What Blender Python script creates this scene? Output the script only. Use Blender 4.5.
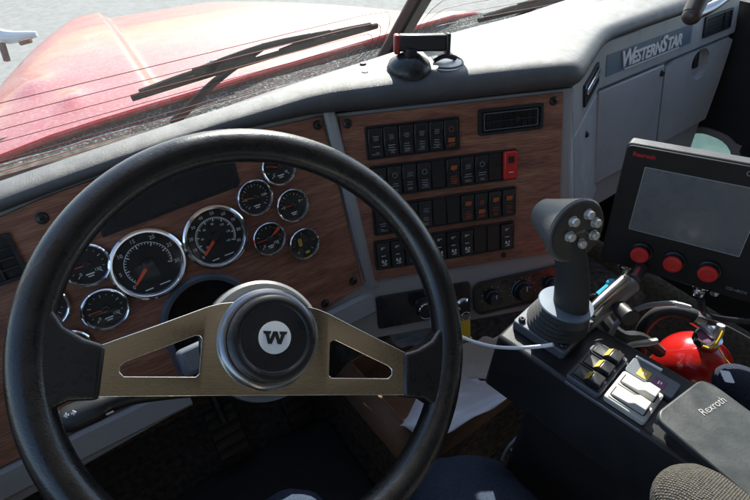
import bpy, math, random
from mathutils import Matrix, Vector
from math import sin, cos, pi, radians as R
random.seed(7)
sc = bpy.context.scene
for o in list(bpy.data.objects): bpy.data.objects.remove(o, do_unlink=True)
COL = sc.collection

# ------------------------------------------------------------------ camera, sky, sun, exposure
cam = bpy.data.objects.new('camera', bpy.data.cameras.new('camera')); COL.objects.link(cam)
cam.location = (0, 0, 1.38); cam.rotation_euler = (R(50), 0, R(-34.5))
cam.data.sensor_width = 36; cam.data.lens = 24.96; cam.data.clip_start = .02; cam.data.clip_end = 500
sc.camera = cam
SUN_AZ, SUN_EL = R(36), R(38)              # azimuth clockwise from the truck's forward axis (+Y)
SD = Vector((sin(SUN_AZ)*cos(SUN_EL), cos(SUN_AZ)*cos(SUN_EL), sin(SUN_EL)))
wd = bpy.data.worlds.new('World'); sc.world = wd; wd.use_nodes = True
wn = wd.node_tree.nodes; sky = wn.new('ShaderNodeTexSky'); sky.sky_type = 'NISHITA'; sky.sun_disc = False
sky.sun_elevation = SUN_EL; sky.sun_rotation = SUN_AZ
wn['Background'].inputs['Strength'].default_value = .105
wd.node_tree.links.new(sky.outputs[0], wn['Background'].inputs['Color'])
sl = bpy.data.lights.new('sun', 'SUN'); sl.energy = 4.2; sl.angle = R(.5); sl.color = (1, .95, .87)
so = bpy.data.objects.new('sun', sl); COL.objects.link(so); so.location = (3, 5, 6)
so.rotation_euler = SD.to_track_quat('Z', 'Y').to_euler()
sc.view_settings.view_transform = 'Standard'; sc.view_settings.look = 'None'
sc.view_settings.exposure = 1.6; sc.view_settings.gamma = 1; sc.view_settings.use_curve_mapping = False
sc.cycles.use_denoising = True; sc.cycles.max_bounces = 10; sc.cycles.diffuse_bounces = 5
sc.cycles.glossy_bounces = 5; sc.cycles.transparent_max_bounces = 12; sc.cycles.sample_clamp_indirect = 6
sc.cycles.caustics_reflective = False; sc.cycles.caustics_refractive = False

# ------------------------------------------------------------------ materials
M = {}
def mat(name, base, rough=.5, metal=0., spec=.5, var=.12, vscale=8., bump=0., bscale=200., rvar=.08, coat=0., stretch=(1, 1, 1), dirt=None, sheen=0.):
    m = bpy.data.materials.new(name); m.use_nodes = True; nt = m.node_tree; N = nt.nodes; K = nt.links.new
    p = N['Principled BSDF']; p.inputs['Metallic'].default_value = metal
    p.inputs['Specular IOR Level'].default_value = spec; p.inputs['Coat Weight'].default_value = coat
    p.inputs['Sheen Weight'].default_value = sheen
    tc = N.new('ShaderNodeTexCoord'); mp = N.new('ShaderNodeMapping'); mp.inputs['Scale'].default_value = stretch
    K(tc.outputs['Object'], mp.inputs[0])
    n1 = N.new('ShaderNodeTexNoise'); n1.inputs['Scale'].default_value = vscale; n1.inputs['Detail'].default_value = 6
    K(mp.outputs[0], n1.inputs['Vector'])
    rp = N.new('ShaderNodeValToRGB'); rp.color_ramp.elements[0].position = .3; rp.color_ramp.elements[1].position = .7
    rp.color_ramp.elements[0].color = tuple(c*(1-var) for c in base) + (1,)
    rp.color_ramp.elements[1].color = tuple(min(1, c*(1+var)) for c in base) + (1,)
    K(n1.outputs['Fac'], rp.inputs[0]); out = rp.outputs[0]
    if dirt:
        n3 = N.new('ShaderNodeTexNoise'); n3.inputs['Scale'].default_value = dirt[1]; n3.inputs['Detail'].default_value = 9
        n3.inputs['Roughness'].default_value = .75; K(tc.outputs['Object'], n3.inputs['Vector'])
        r3 = N.new('ShaderNodeValToRGB'); r3.color_ramp.elements[0].position = dirt[2]; r3.color_ramp.elements[1].position = dirt[3]
        K(n3.outputs['Fac'], r3.inputs[0]); mx = N.new('ShaderNodeMixRGB'); mx.inputs[2].default_value = dirt[0] + (1,)
        K(r3.outputs[0], mx.inputs[0]); K(out, mx.inputs[1]); out = mx.outputs[0]
    K(out, p.inputs['Base Color'])
    n2 = N.new('ShaderNodeTexNoise'); n2.inputs['Scale'].default_value = vscale*3.3; n2.inputs['Detail'].default_value = 5
    K(mp.outputs[0], n2.inputs['Vector'])
    mr = N.new('ShaderNodeMapRange'); mr.inputs['To Min'].default_value = max(.02, rough-rvar); mr.inputs['To Max'].default_value = min(1, rough+rvar)
    mr.inputs['From Min'].default_value = .3; mr.inputs['From Max'].default_value = .7
    K(n2.outputs['Fac'], mr.inputs['Value']); K(mr.outputs[0], p.inputs['Roughness'])
    if bump:
        nb = N.new('ShaderNodeTexNoise'); nb.inputs['Scale'].default_value = bscale; nb.inputs['Detail'].default_value = 3
        K(mp.outputs[0], nb.inputs['Vector'])
        b = N.new('ShaderNodeBump'); b.inputs['Strength'].default_value = bump; b.inputs['Distance'].default_value = .002
        K(nb.outputs['Fac'], b.inputs['Height']); K(b.outputs[0], p.inputs['Normal'])
    M[name] = m; return m
def weave(name, base, base2, scale, rough=.9, strength=.8):
    m = mat(name, base, rough, var=.1, spec=.2); nt = m.node_tree; N = nt.nodes; K = nt.links.new; p = N['Principled BSDF']
    tc = N['Texture Coordinate']; hs = []
    for d in ('X', 'Y'):
        w = N.new('ShaderNodeTexWave'); w.bands_direction = d; w.inputs['Scale'].default_value = scale
        w.inputs['Distortion'].default_value = 2.2; w.inputs['Detail'].default_value = 2; w.inputs['Detail Scale'].default_value = 3
        K(tc.outputs['Object'], w.inputs['Vector']); hs.append(w)
    mx = N.new('ShaderNodeMath'); mx.operation = 'MULTIPLY'; K(hs[0].outputs['Fac'], mx.inputs[0]); K(hs[1].outputs['Fac'], mx.inputs[1])
    n = N.new('ShaderNodeTexNoise'); n.inputs['Scale'].default_value = scale*1.7; n.inputs['Detail'].default_value = 4; K(tc.outputs['Object'], n.inputs['Vector'])
    ad = N.new('ShaderNodeMath'); ad.operation = 'MULTIPLY_ADD'; ad.inputs[1].default_value = .6; K(n.outputs['Fac'], ad.inputs[0]); K(mx.outputs[0], ad.inputs[2])
    rp = N.new('ShaderNodeValToRGB'); rp.color_ramp.elements[0].color = base2 + (1,); rp.color_ramp.elements[1].color = base + (1,)
    rp.color_ramp.elements[0].position = .25; rp.color_ramp.elements[1].position = .95
    K(ad.outputs[0], rp.inputs[0]); K(rp.outputs[0], p.inputs['Base Color'])
    b = N.new('ShaderNodeBump'); b.inputs['Strength'].default_value = strength; b.inputs['Distance'].default_value = .002
    K(ad.outputs[0], b.inputs['Height']); K(b.outputs[0], p.inputs['Normal']); return m
def wood():
    m = bpy.data.materials.new('wood'); m.use_nodes = True; nt = m.node_tree; N = nt.nodes; K = nt.links.new; p = N['Principled BSDF']
    tc = N.new('ShaderNodeTexCoord'); mp = N.new('ShaderNodeMapping'); mp.inputs['Scale'].default_value = (3, 26, 26); K(tc.outputs['Object'], mp.inputs[0])
    n = N.new('ShaderNodeTexNoise'); n.inputs['Scale'].default_value = 1.6; n.inputs['Detail'].default_value = 8; n.inputs['Roughness'].default_value = .62; n.inputs['Distortion'].default_value = .6
    K(mp.outputs[0], n.inputs['Vector'])
    m2 = N.new('ShaderNodeMapping'); m2.inputs['Scale'].default_value = (24, 420, 100); K(tc.outputs['Object'], m2.inputs[0])
    f = N.new('ShaderNodeTexNoise'); f.inputs['Scale'].default_value = 1.5; f.inputs['Detail'].default_value = 4; K(m2.outputs[0], f.inputs['Vector'])
    rp = N.new('ShaderNodeValToRGB'); e = rp.color_ramp.elements; e[0].position = .3; e[1].position = .72
    e[0].color = (.19, .074, .050, 1); e[1].color = (.46, .22, .14, 1); x = e.new(.5); x.color = (.31, .13, .082, 1)
    K(n.outputs['Fac'], rp.inputs[0])
    r2 = N.new('ShaderNodeValToRGB'); r2.color_ramp.elements[0].position = .38; r2.color_ramp.elements[1].position = .6; r2.color_ramp.elements[0].color = (.45, .4, .38, 1)
    K(f.outputs['Fac'], r2.inputs[0]); mx = N.new('ShaderNodeMixRGB'); mx.blend_type = 'MULTIPLY'; mx.inputs[0].default_value = .8
    K(rp.outputs[0], mx.inputs[1]); K(r2.outputs[0], mx.inputs[2]); K(mx.outputs[0], p.inputs['Base Color'])
    p.inputs['Roughness'].default_value = .42; p.inputs['Specular IOR Level'].default_value = .6
    b = N.new('ShaderNodeBump'); b.inputs['Strength'].default_value = .12; b.inputs['Distance'].default_value = .001; K(f.outputs['Fac'], b.inputs['Height']); K(b.outputs[0], p.inputs['Normal'])
    M['wood'] = m
def glass(name, tint=(1, 1, 1), gloss=.12, dust=0., rough=.02):
    m = bpy.data.materials.new(name); m.use_nodes = True; nt = m.node_tree; N = nt.nodes; K = nt.links.new
    N.remove(N['Principled BSDF']); out = N['Material Output']
    t = N.new('ShaderNodeBsdfTransparent'); t.inputs[0].default_value = tint + (1,)
    g = N.new('ShaderNodeBsdfGlossy'); g.inputs['Roughness'].default_value = rough
    lw = N.new('ShaderNodeLayerWeight'); lw.inputs[0].default_value = .35
    mr = N.new('ShaderNodeMapRange'); mr.inputs['To Min'].default_value = gloss*.4; mr.inputs['To Max'].default_value = min(1, gloss*5)
    K(lw.outputs['Fresnel'], mr.inputs['Value'])
    mx = N.new('ShaderNodeMixShader'); K(mr.outputs[0], mx.inputs[0]); K(t.outputs[0], mx.inputs[1]); K(g.outputs[0], mx.inputs[2]); last = mx
    if dust:
        tc = N.new('ShaderNodeTexCoord'); n = N.new('ShaderNodeTexNoise'); n.inputs['Scale'].default_value = 38; n.inputs['Detail'].default_value = 8; n.inputs['Roughness'].default_value = .7
        K(tc.outputs['Object'], n.inputs['Vector'])
        mrr = N.new('ShaderNodeMapRange'); mrr.inputs['From Min'].default_value = .35; mrr.inputs['From Max'].default_value = .75
        mrr.inputs['To Min'].default_value = dust*.5; mrr.inputs['To Max'].default_value = dust*1.7; K(n.outputs['Fac'], mrr.inputs['Value'])
        tl = N.new('ShaderNodeBsdfTranslucent'); tl.inputs[0].default_value = (.8, .8, .78, 1)
        m2 = N.new('ShaderNodeMixShader'); K(mrr.outputs[0], m2.inputs[0]); K(mx.outputs[0], m2.inputs[1]); K(tl.outputs[0], m2.inputs[2]); last = m2
    K(last.outputs[0], out.inputs['Surface']); M[name] = m
def brushed(name, base, rough, axis):
    st = [60, 60, 60]; st[axis] = .8
    m = mat(name, base, rough, metal=1., var=.07, vscale=34, stretch=tuple(st), rvar=.09, bump=.06, bscale=30); return m

wood()
mat('pad', (.045, .047, .053), .47, spec=.85, var=.15, bump=.5, bscale=1350, rvar=.08, vscale=14, dirt=((.085, .085, .082), 22, .5, .8))
mat('grey', (.31, .315, .32), .5, var=.06, bump=.2, bscale=700, dirt=((.26, .25, .23), 16, .52, .85))
mat('grey_light', (.35, .365, .37), .46, var=.06, bump=.22, bscale=700, rvar=.1, dirt=((.25, .25, .24), 14, .5, .85))
mat('black', (.014, .014, .015), .42, var=.25, bump=.08, bscale=700)
mat('satin_black', (.02, .02, .022), .3, var=.2)
mat('matte_black', (.012, .012, .012), .75, var=.3, bump=.2, bscale=300)
mat('leather', (.010, .010, .011), .30, coat=.25, spec=.6, var=.2, bump=.16, bscale=500, rvar=.07, vscale=20)
mat('rubber', (.022, .022, .023), .6, var=.2, bump=.15, bscale=400)
mat('chrome', (.78, .78, .80), .09, metal=1., var=.04, rvar=.04)
mat('steel', (.55, .55, .56), .28, metal=1., var=.12, rvar=.12)
mat('aluminium', (.34, .35, .37), .48, metal=1., var=.1, rvar=.1, bump=.15, bscale=600)
brushed('brushed', (.95, .87, .73), .16, 0)
mat('knurl', (.62, .62, .63), .35, metal=1., bump=1., bscale=600, var=.25, vscale=300)
mat('dial', (.012, .013, .014), .5, var=.15)
mat('white_print', (.78, .78, .75), .6, var=.03)
mat('dim_print', (.30, .30, .30), .6, var=.1)
mat('amber_print', (.45, .10, .03), .5, var=.1)
mat('red_paint', (.62, .025, .02), .35, var=.08)
mat('needle_red', (.85, .10, .03), .45, var=.05)
mat('button_silver', (.62, .62, .60), .35, metal=.6, var=.05)
mat('hood_red', (.26, .018, .013), .36, coat=.35, var=.15, vscale=3, rvar=.1, dirt=((.42, .24, .21), 120, .50, .72))
mat('clamp_red', (.26, .02, .016), .45)
mat('red_trim', (.55, .02, .015), .3, coat=.4, dirt=((.35, .25, .22), 60, .5, .8))
mat('cowl', (.05, .055, .055), .8, spec=.12, var=.4, vscale=30, bump=.8, bscale=160, dirt=((.42, .43, .42), 150, .52, .64))
mat('ground', (.19, .19, .185), .95, var=.14, vscale=9, bump=.6, bscale=30)
mat('carpet', (.10, .088, .076), .97, spec=.1, var=.5, vscale=60, bump=1., bscale=500)
mat('seat_cloth', (.10, .095, .085), .9, var=.2)
mat('wiper_black', (.008, .008, .009), .85, spec=.08, var=.3)
mat('head_grey', (.085, .085, .085), .45, var=.1, bump=.15, bscale=600)
mat('bezel_steel', (.30, .30, .31), .3, metal=1., var=.15, rvar=.1)
mat('cab_dark', (.02, .02, .021), .7, var=.2, bump=.2, bscale=300)
mat('dark_brown', (.055, .038, .032), .4, var=.2)
mat('name_blue', (.11, .155, .215), .35, var=.06)
mat('liner', (.64, .60, .52), .85, var=.1, bump=.2, bscale=400)
mat('white_paint', (.75, .75, .74), .4, var=.04)
mat('wire_red', (.24, .03, .02), .5)
mat('hub_grey', (.15, .155, .16), .45, var=.08, bump=.15, bscale=700)
mat('rusty', (.22, .10, .07), .7, var=.3, vscale=40)
mat('cardboard', (.20, .12, .075), .85, var=.15, vscale=20, bump=.2, bscale=120)
mat('paper', (.78, .76, .77), .6, var=.1, vscale=12, bump=.25, bscale=40)
mat('bag', (.80, .70, .60), .5, var=.15, vscale=10, bump=.3, bscale=40)
mat('white_cord', (.72, .72, .74), .45, var=.04)
mat('grey_hose', (.24, .24, .25), .45, var=.1)
mat('yellow', (.72, .46, .03), .45, var=.1)
mat('dull_yellow', (.50, .34, .06), .5, var=.2, vscale=40)
mat('purple', (.16, .05, .13), .5, var=.1)
mat('ivory', (.50, .49, .455), .4, var=.05)
mat('cyan_plastic', (.03, .36, .52), .4, var=.1)
mat('collar_blue', (.12, .155, .20), .4, var=.06)
mat('red_ext', (.45, .012, .010), .2, coat=.6, var=.05, rvar=.05)
mat('plate', (.034, .038, .039), .42, var=.25, vscale=9, rvar=.14, bump=.1, bscale=300, dirt=((.07, .07, .066), 14, .5, .85))
mat('screen', (.13, .13, .135), .28, rvar=.12, vscale=16, var=.07, spec=.5)
mat('monitor_body', (.016, .012, .011), .6, spec=.3, var=.15, bump=.1, bscale=700)
mat('slate', (.10, .115, .14), .45, var=.1, bump=.15, bscale=700)
mat('console', (.019, .0195, .021), .42, var=.2, bump=.12, bscale=800)
mat('blue_sheet', (.20, .27, .36), .35, var=.06)
weave('knit', (.17, .155, .135), (.038, .035, .03), 150, .95, 1.)
weave('denim', (.085, .115, .175), (.020, .028, .048), 160, .95, .7)
weave('navy_cloth', (.045, .055, .085), (.012, .014, .022), 150, .95, .6)
glass('windshield_glass', (.95, .97, .96), .018, dust=.004)
glass('lens', (1, 1, 1), .03, rough=.03)
glass('window_glass', (.50, .66, .64), .10, dust=.05)

# ------------------------------------------------------------------ mesh builder
def rrect(cx, cy, w, h, r, n=5):
    pts = []
    for (sx, sy, a0) in ((1, 1, 0), (-1, 1, 90), (-1, -1, 180), (1, -1, 270)):
        for k in range(n+1):
            a = R(a0 + 90*k/n); pts.append((cx + sx*(w/2-r) + r*cos(a), cy + sy*(h/2-r) + r*sin(a)))
    return pts
def circle(cx, cy, r, n=32, a0=0): return [(cx + r*cos(a0+2*pi*k/n), cy + r*sin(a0+2*pi*k/n)) for k in range(n)]
class MB:
    def __init__(s): s.v, s.f, s.mi = [], [], []
    def add(s, vs, fs, mi=0, X=None):
        b = len(s.v); s.v += [tuple(X @ Vector(v)) if X else tuple(v) for v in vs]
        s.f += [tuple(b+i for i in f) for f in fs]; s.mi += [mi]*len(fs); return s
    def box(s, c, d, mi=0, X=None):
        x, y, z = c; a, b, e = d[0]/2, d[1]/2, d[2]/2
        vs = [(x+i*a, y+j*b, z+k*e) for i in (-1, 1) for j in (-1, 1) for k in (-1, 1)]
        return s.add(vs, [(0, 1, 3, 2), (4, 6, 7, 5), (0, 4, 5, 1), (2, 3, 7, 6), (0, 2, 6, 4), (1, 5, 7, 3)], mi, X)
    def prism(s, pts, z0, z1, mi=0, X=None, top=None):
        n = len(pts); t = top or pts
        vs = [(p[0], p[1], z0) for p in pts] + [(p[0], p[1], z1) for p in t]
        fs = [tuple(range(n-1, -1, -1)), tuple(range(n, 2*n))] + [(i, (i+1) % n, n+(i+1) % n, n+i) for i in range(n)]
        return s.add(vs, fs, mi, X)
    def ring(s, outer, inner, z0, z1, mi=0, X=None):
        n = len(outer); vs = [(p[0], p[1], z) for z in (z0, z1) for p in outer] + [(p[0], p[1], z) for z in (z0, z1) for p in inner]; fs = []
        for i in range(n):
            j = (i+1) % n
            fs += [(i, j, n+j, n+i), (2*n+j, 2*n+i, 3*n+i, 3*n+j), (n+i, n+j, 3*n+j, 3*n+i), (j, i, 2*n+i, 2*n+j)]
        return s.add(vs, fs, mi, X)
    def lathe(s, prof, n=32, mi=0, X=None, closed=False, caps=True):
        vs = [(r*cos(2*pi*k/n), r*sin(2*pi*k/n), z) for (r, z) in prof for k in range(n)]; m = len(prof); fs = []
        for i in range(m if closed else m-1):
            i2 = (i+1) % m
            for k in range(n): fs.append((i*n+k, i*n+(k+1) % n, i2*n+(k+1) % n, i2*n+k))
        if caps and not closed:
            if prof[0][0] > 1e-6: fs.append(tuple(range(n-1, -1, -1)))
            if prof[-1][0] > 1e-6: fs.append(tuple((m-1)*n+k for k in range(n)))
        return s.add(vs, fs, mi, X)
    def cyl(s, p0, p1, r0, r1=None, n=16, mi=0, X=None):
        p0, p1 = Vector(p0), Vector(p1); d = p1-p0
        Y = Matrix.Translation(p0) @ d.to_track_quat('Z', 'Y').to_matrix().to_4x4()
        return s.lathe([(r0, 0), (r0 if r1 is None else r1, d.length)], n, mi, (X @ Y) if X else Y)
    def tube(s, path, r, n=10, mi=0, X=None, smooth=4, closed=False):
        P = [Vector(p) for p in path]
        rr = [r]*len(P) if not isinstance(r, (list, tuple)) else list(r)
        if smooth > 1 and len(P) > 2:
            Q, S = [], []
            for i in range(len(P)-1):
                a, b, c, d = P[max(i-1, 0)], P[i], P[i+1], P[min(i+2, len(P)-1)]
                for k in range(smooth):
                    t = k/smooth
                    Q.append(.5*((2*b) + (c-a)*t + (2*a-5*b+4*c-d)*t*t + (3*b-a-3*c+d)*t**3)); S.append(rr[i]*(1-t)+rr[i+1]*t)
            Q.append(P[-1]); S.append(rr[-1]); P, rr = Q, S
        vs, fs = [], []; up = Vector((.13, .31, .94)); m = len(P)
        for i, p in enumerate(P):
            t = (P[min(i+1, m-1)] - P[max(i-1, 0)]).normalized()
            a = (up - t*up.dot(t)); a = a.normalized() if a.length > 1e-4 else t.orthogonal().normalized(); b = t.cross(a); up = a
            for k in range(n): q = 2*pi*k/n; vs.append(p + (a*cos(q)+b*sin(q))*rr[i])
        for i in range(m-1):
            for k in range(n): fs.append((i*n+k, i*n+(k+1) % n, (i+1)*n+(k+1) % n, (i+1)*n+k))
        fs += [tuple(range(n-1, -1, -1)), tuple((m-1)*n+k for k in range(n))]
        return s.add(vs, fs, mi, X)
    def grid(s, rows, mi=0, X=None, close=False):
        n = len(rows[0]); vs = [p for r_ in rows for p in r_]
        fs = [(i*n+j, i*n+(j+1) % n, (i+1)*n+(j+1) % n, (i+1)*n+j) for i in range(len(rows)-1) for j in range(n if close else n-1)]
        return s.add(vs, fs, mi, X)
    def sphere(s, c, r, n=20, m=12, mi=0, X=None, sc_=(1, 1, 1)):
        Y = Matrix.Translation(c) @ Matrix.Diagonal((*sc_, 1))
        return s.lathe([(max(1e-7, r*sin(pi*i/m)), -r*cos(pi*i/m)) for i in range(m+1)], n, mi, (X @ Y) if X else Y)
    def text(s, txt, size, X=None, mi=0, ext=.0002, shear=0., bold=0., spacing=1.):
        cu = bpy.data.curves.new('t', 'FONT'); cu.body = txt; cu.size = size; cu.extrude = ext; cu.align_x = 'CENTER'; cu.align_y = 'CENTER'
        cu.shear = shear; cu.offset = bold; cu.space_character = spacing; cu.resolution_u = 3
        o = bpy.data.objects.new('t', cu); COL.objects.link(o); dg = bpy.context.evaluated_depsgraph_get(); me = o.evaluated_get(dg).to_mesh()
        s.add([tuple(v.co) for v in me.vertices], [tuple(p.vertices) for p in me.polygons], mi, X)
        o.evaluated_get(dg).to_mesh_clear(); bpy.data.objects.remove(o, do_unlink=True); bpy.data.curves.remove(cu); return s
    def build(s, name, m, parent=None, bevel=0, seg=2, sub=0, ang=35, solid=0, kind=None, flat=False):
        me = bpy.data.meshes.new(name); me.from_pydata(s.v, [], s.f); me.update()
        for x in (m if isinstance(m, (list, tuple)) else [m]): me.materials.append(M[x])
        me.polygons.foreach_set('material_index', s.mi)
        if not flat:
            me.polygons.foreach_set('use_smooth', [True]*len(me.polygons)); me.set_sharp_from_angle(angle=R(ang))
        o = bpy.data.objects.new(name, me); COL.objects.link(o)
        if parent: o.parent = parent
        if solid: d = o.modifiers.new('solid', 'SOLIDIFY'); d.thickness = solid; d.offset = -1
        if bevel:
            b = o.modifiers.new('bevel', 'BEVEL'); b.width = bevel; b.segments = seg; b.limit_method = 'ANGLE'; b.angle_limit = R(40)
            me.polygons.foreach_set('use_smooth', [True]*len(me.polygons)); me.set_sharp_from_angle(angle=R(60))
        if sub: q = o.modifiers.new('sub', 'SUBSURF'); q.levels = sub; q.render_levels = sub
        if kind: o['kind'] = kind
        return o
def frame(p0, h, u):
    h, u = Vector(h).normalized(), Vector(u); u = (u - h*u.dot(h)).normalized(); n = h.cross(u)
    return Matrix(((h.x, u.x, n.x, p0[0]), (h.y, u.y, n.y, p0[1]), (h.z, u.z, n.z, p0[2]), (0, 0, 0, 1)))
def tag(o, label, cat, group=None):
    o['label'] = label; o['category'] = cat
    if group: o['group'] = group
    return o
def thing(name, label, cat, X=None, group=None):
    o = bpy.data.objects.new(name, None); COL.objects.link(o); o.empty_display_size = .05
    if X is not None: o.matrix_world = X
    return tag(o, label, cat, group)
def struct(o): o['kind'] = 'structure'; return o
def TX(x, y, z=0, rz=0): return Matrix.Translation((x, y, z)) @ Matrix.Rotation(rz, 4, 'Z')
def place(o, x, y, z=0, rz=0): o.location = (x, y, z); o.rotation_euler = (0, 0, rz); return o
def twin(o, parent, **kw):
    c = o.copy(); COL.objects.link(c); c.parent = parent; return c
I4 = Matrix.Identity(4)
F_GAUGE = frame(*((0.0974, 0.6581, 0.8786), (1, 0, 0), (0, 0.342, 0.9397)))
F_SWITCH = frame(*((0.3841, 0.6517, 0.8612), (0.9336, -0.3584, 0), (0.1226, 0.3193, 0.9397)))
F_PASS = frame(*((1.1, 0.67, 1), (0.9986, 0.0523, 0), (-0.0126, 0.2413, 0.9704)))
F_WHEEL = frame(*((0.113, 0.362, 0.953), (0.8862, -0.3391, -0.3155), (0.4632, 0.6489, 0.6037)))
F_CONSOLE = frame(*((0.4683, 0.1619, 0.82), (0.9854, 0.1702, 0), (-0.1702, 0.9854, 0)))
F_MONITOR = frame(*((0.692, 0.2368, 0.9596), (0.3507, -0.9315, 0.0966), (0.0281, 0.1136, 0.9931)))
F_GLASS_L = frame(*((0.7, 0.9664, 0.9656), (0.9962, 0.0872, 0), (0.0496, -0.5667, 0.8224)))
F_GLASS_R = frame(*((0.7, 0.9664, 0.9656), (0.9962, -0.0872, 0), (-0.0496, -0.5667, 0.8224)))
IG = F_GAUGE; IC = F_SWITCH; IP = F_PASS
exec_order = None

# ------------------------------------------------------------------ the setting: ground, cab shell
g = MB(); g.add([(-60, -60, -1.15), (60, -60, -1.15), (60, 120, -1.15), (-60, 120, -1.15)], [(0, 1, 2, 3)])
struct(g.build('ground', 'ground'))
struct(MB().box((.63, .1, -.02), (2.3, 1.95, .04)).build('cab_floor', 'carpet'))
w = MB(); w.box((.63, 1.06, .44), (2.3, .03, .88)).build('firewall', 'carpet'); struct(bpy.data.objects['firewall'])
struct(MB().box((.63, -.27, 2.0), (2.34, 1.36, .05)).build('cab_roof', 'liner'))
struct(MB().box((.63, -.93, 1.0), (2.3, .04, 2.0)).build('cab_wall', 'seat_cloth'))
struct(MB().box((.64, -.62, 1.92), (.26, .48, .10)).build('spoke_reflection_block', 'cab_dark', bevel=.03))  # added dark block out of view, gives the spokes something dark to mirror
w = MB()
for sx in (-.5, 1.76):
    w.box((sx, -.72, 1.0), (.06, .40, 1.96))
    w.tube([(sx, 1.03, .84), (sx, .40, 1.98)], .045, 8, smooth=1)
struct(w.build('cab_pillar', 'liner'))
# hump (engine cover) beside the driver's footwell
struct(MB().prism([(.40, .42), (1.25, .42), (1.25, 1.04), (.40, 1.04)], 0, .335).build('engine_cover', 'carpet', bevel=.03))

# doors
def door(name, x, label, window):
    t = struct(thing(name, label, 'door', Matrix.Translation((x, 0, 0))))
    s = 1 if x > 0 else -1
    b = MB()
    if window:   # look-down window hole: panel built around it
        y0, y1, z0, z1 = .535, .705, .36, .605
        for (a, c, d, e) in ((-.52, y0, .02, .98), (y1, 1.06, .02, .98), (y0, y1, .02, z0), (y0, y1, z1, .98)):
            b.box((0, (a+c)/2, (d+e)/2), (.05, c-a, e-d))
    else: b.box((0, .27, .5), (.05, 1.58, .96))
    b.build('door_panel', 'cab_dark', t)
    if window:
        out = [(y, z) for (y, z) in rrect(.62, .48, .168, .243, .07, 6)]
        X = Matrix(((0, 0, 1, 0), (1, 0, 0, 0), (0, 1, 0, 0), (0, 0, 0, 1)))
        o2 = []
        for k, (y, z) in enumerate(out): o2.append((.62 + (y-.62)*1.22, .48 + (z-.48)*1.15))
        MB().ring(o2, out, -.035, .03, X=X).build('window_frame', 'grey', t)
        MB().prism(out, -.002, .002, X=X).build('window_pane', 'window_glass', t)
    fr = MB(); fr.tube([(0, -.50, .98), (0, -.50, 1.93), (0, .44, 1.93), (0, .97, .98)], .022, 8, smooth=1); fr.build('window_frame', 'cab_dark', t)
    MB().add([(0, -.5, .96), (0, -.5, 1.93), (0, .43, 1.93), (0, .97, .96)], [(0, 1, 2, 3)]).build('window_pane', 'lens', t)
    MB().box((-s*.04, .1, .72), (.05, .5, .05)).build('arm_rest', 'cab_dark', t, bevel=.015)
    return t
door('cab_door', 1.75, 'dark passenger door with rounded look-down window behind the monitor', True)
door('cab_door', -.49, 'dark driver door beside the steering wheel, left of the frame', False)

# ------------------------------------------------------------------ outside: hood, cowl, mirror, windshield, wipers
hood = thing('truck_hood', 'dusty red truck hood seen through the windshield', 'hood', Matrix.Translation((.6, 1.1, .8)))
def hood_z(x, y):
    t = (y-1.12)/1.6; hw = .98 - .52*max(0, t)**1.25
    s = abs(x-.6)/max(.05, hw); z = .895 - .09*t - .10*t*t - .22*max(0, s)**9
    dome = -.030*(1 - 1/(1+math.exp(-((.6-x)-(.372-.16*t))/.006))) * (1/(1+math.exp(-(y-1.36+.0*x)/.03)))
    for (bx, by, br, ba) in ((.0, 1.60, .045, .012), (.07, 1.40, .03, .010)):
        z += ba*math.exp(-((x-bx)**2+((y-by)*.6)**2)/br**2)
    return z + dome
rows = []
for i in range(50):
    y = 1.235 + 1.45*i/49; t = (y-1.12)/1.6; hw = .98 - .52*t**1.25
    row = []
    for j in range(241):
        x = .6 + (2*j/240-1)*hw*1.16; ys = y + .10*((x-.6)/.9) * (1-i/49) if False else y + .13*(x-.6)*(1-i/49)
        row.append((x-.6, ys-1.1, hood_z(x, y)-.8))
    rows.append(row)
rows = [[(p[0], p[1]-.012, p[2]-.035) for p in rows[0]]] + rows
MB().grid(rows).build('hood_panel', 'hood_red', hood)
tr = MB(); tr.tube([(x-.6, 1.227+.13*(x-.6)-1.1, hood_z(x, 1.235)-.8-.004) for x in [-.3+.1*k for k in range(19)]], .008, 8, smooth=1); tr.build('edge_trim', 'red_trim', hood)
for (x, y, l) in ():
    c = MB(); c.prism(rrect(0, 0, .035, l, .015), 0, .011); o = c.build('hood_bump', 'hood_red', hood, bevel=.008); o.location = (x-.6, y-1.1, hood_z(x, y)-.8-.006); o.rotation_euler = (0, 0, .2)
tag(struct(MB().grid([[(x, 1.0+.10*(x+.3)/1.8+k*.03, .86+(.012 if k % 2 else 0)+.004*random.random()) for x in [-.45+.05*q for q in range(44)]] for k in range(8)]).build('cowl_panel', 'cowl')), 'dusty grey cowl strip under the wipers', 'cowl')

mb = thing('hood_mirror', 'white hood mirror bracket at the far left edge', 'mirror', Matrix.Translation((-.2, 2.2, .8)))
mc = (-0.0265, 2.922, 0.5757)
mr = MB(); mr.tube([(-0.0672, 3.006, 0.6311), (0.0032, 2.933, 0.6068), (0.1162, 2.866, 0.6172)], [.035, .03, .012], 10, X=Matrix.Translation((.2, -2.2, -.8))); mr.build('mirror_arm', 'white_paint', mb)
mr = MB(); mr.tube([(-0.0304, 2.907, 0.5894), (-0.038, 2.856, 0.5345)], .016, 6, smooth=1, X=Matrix.Translation((.2, -2.2, -.8))); mr.build('clamp', 'rusty', mb)
mr = MB(); mr.tube([(0.0377, 2.863, 0.5928), (0.0833, 2.842, 0.6031)], .011, 6, smooth=1, X=Matrix.Translation((.2, -2.2, -.8))); mr.build('clamp', 'rusty', mb)

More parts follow.
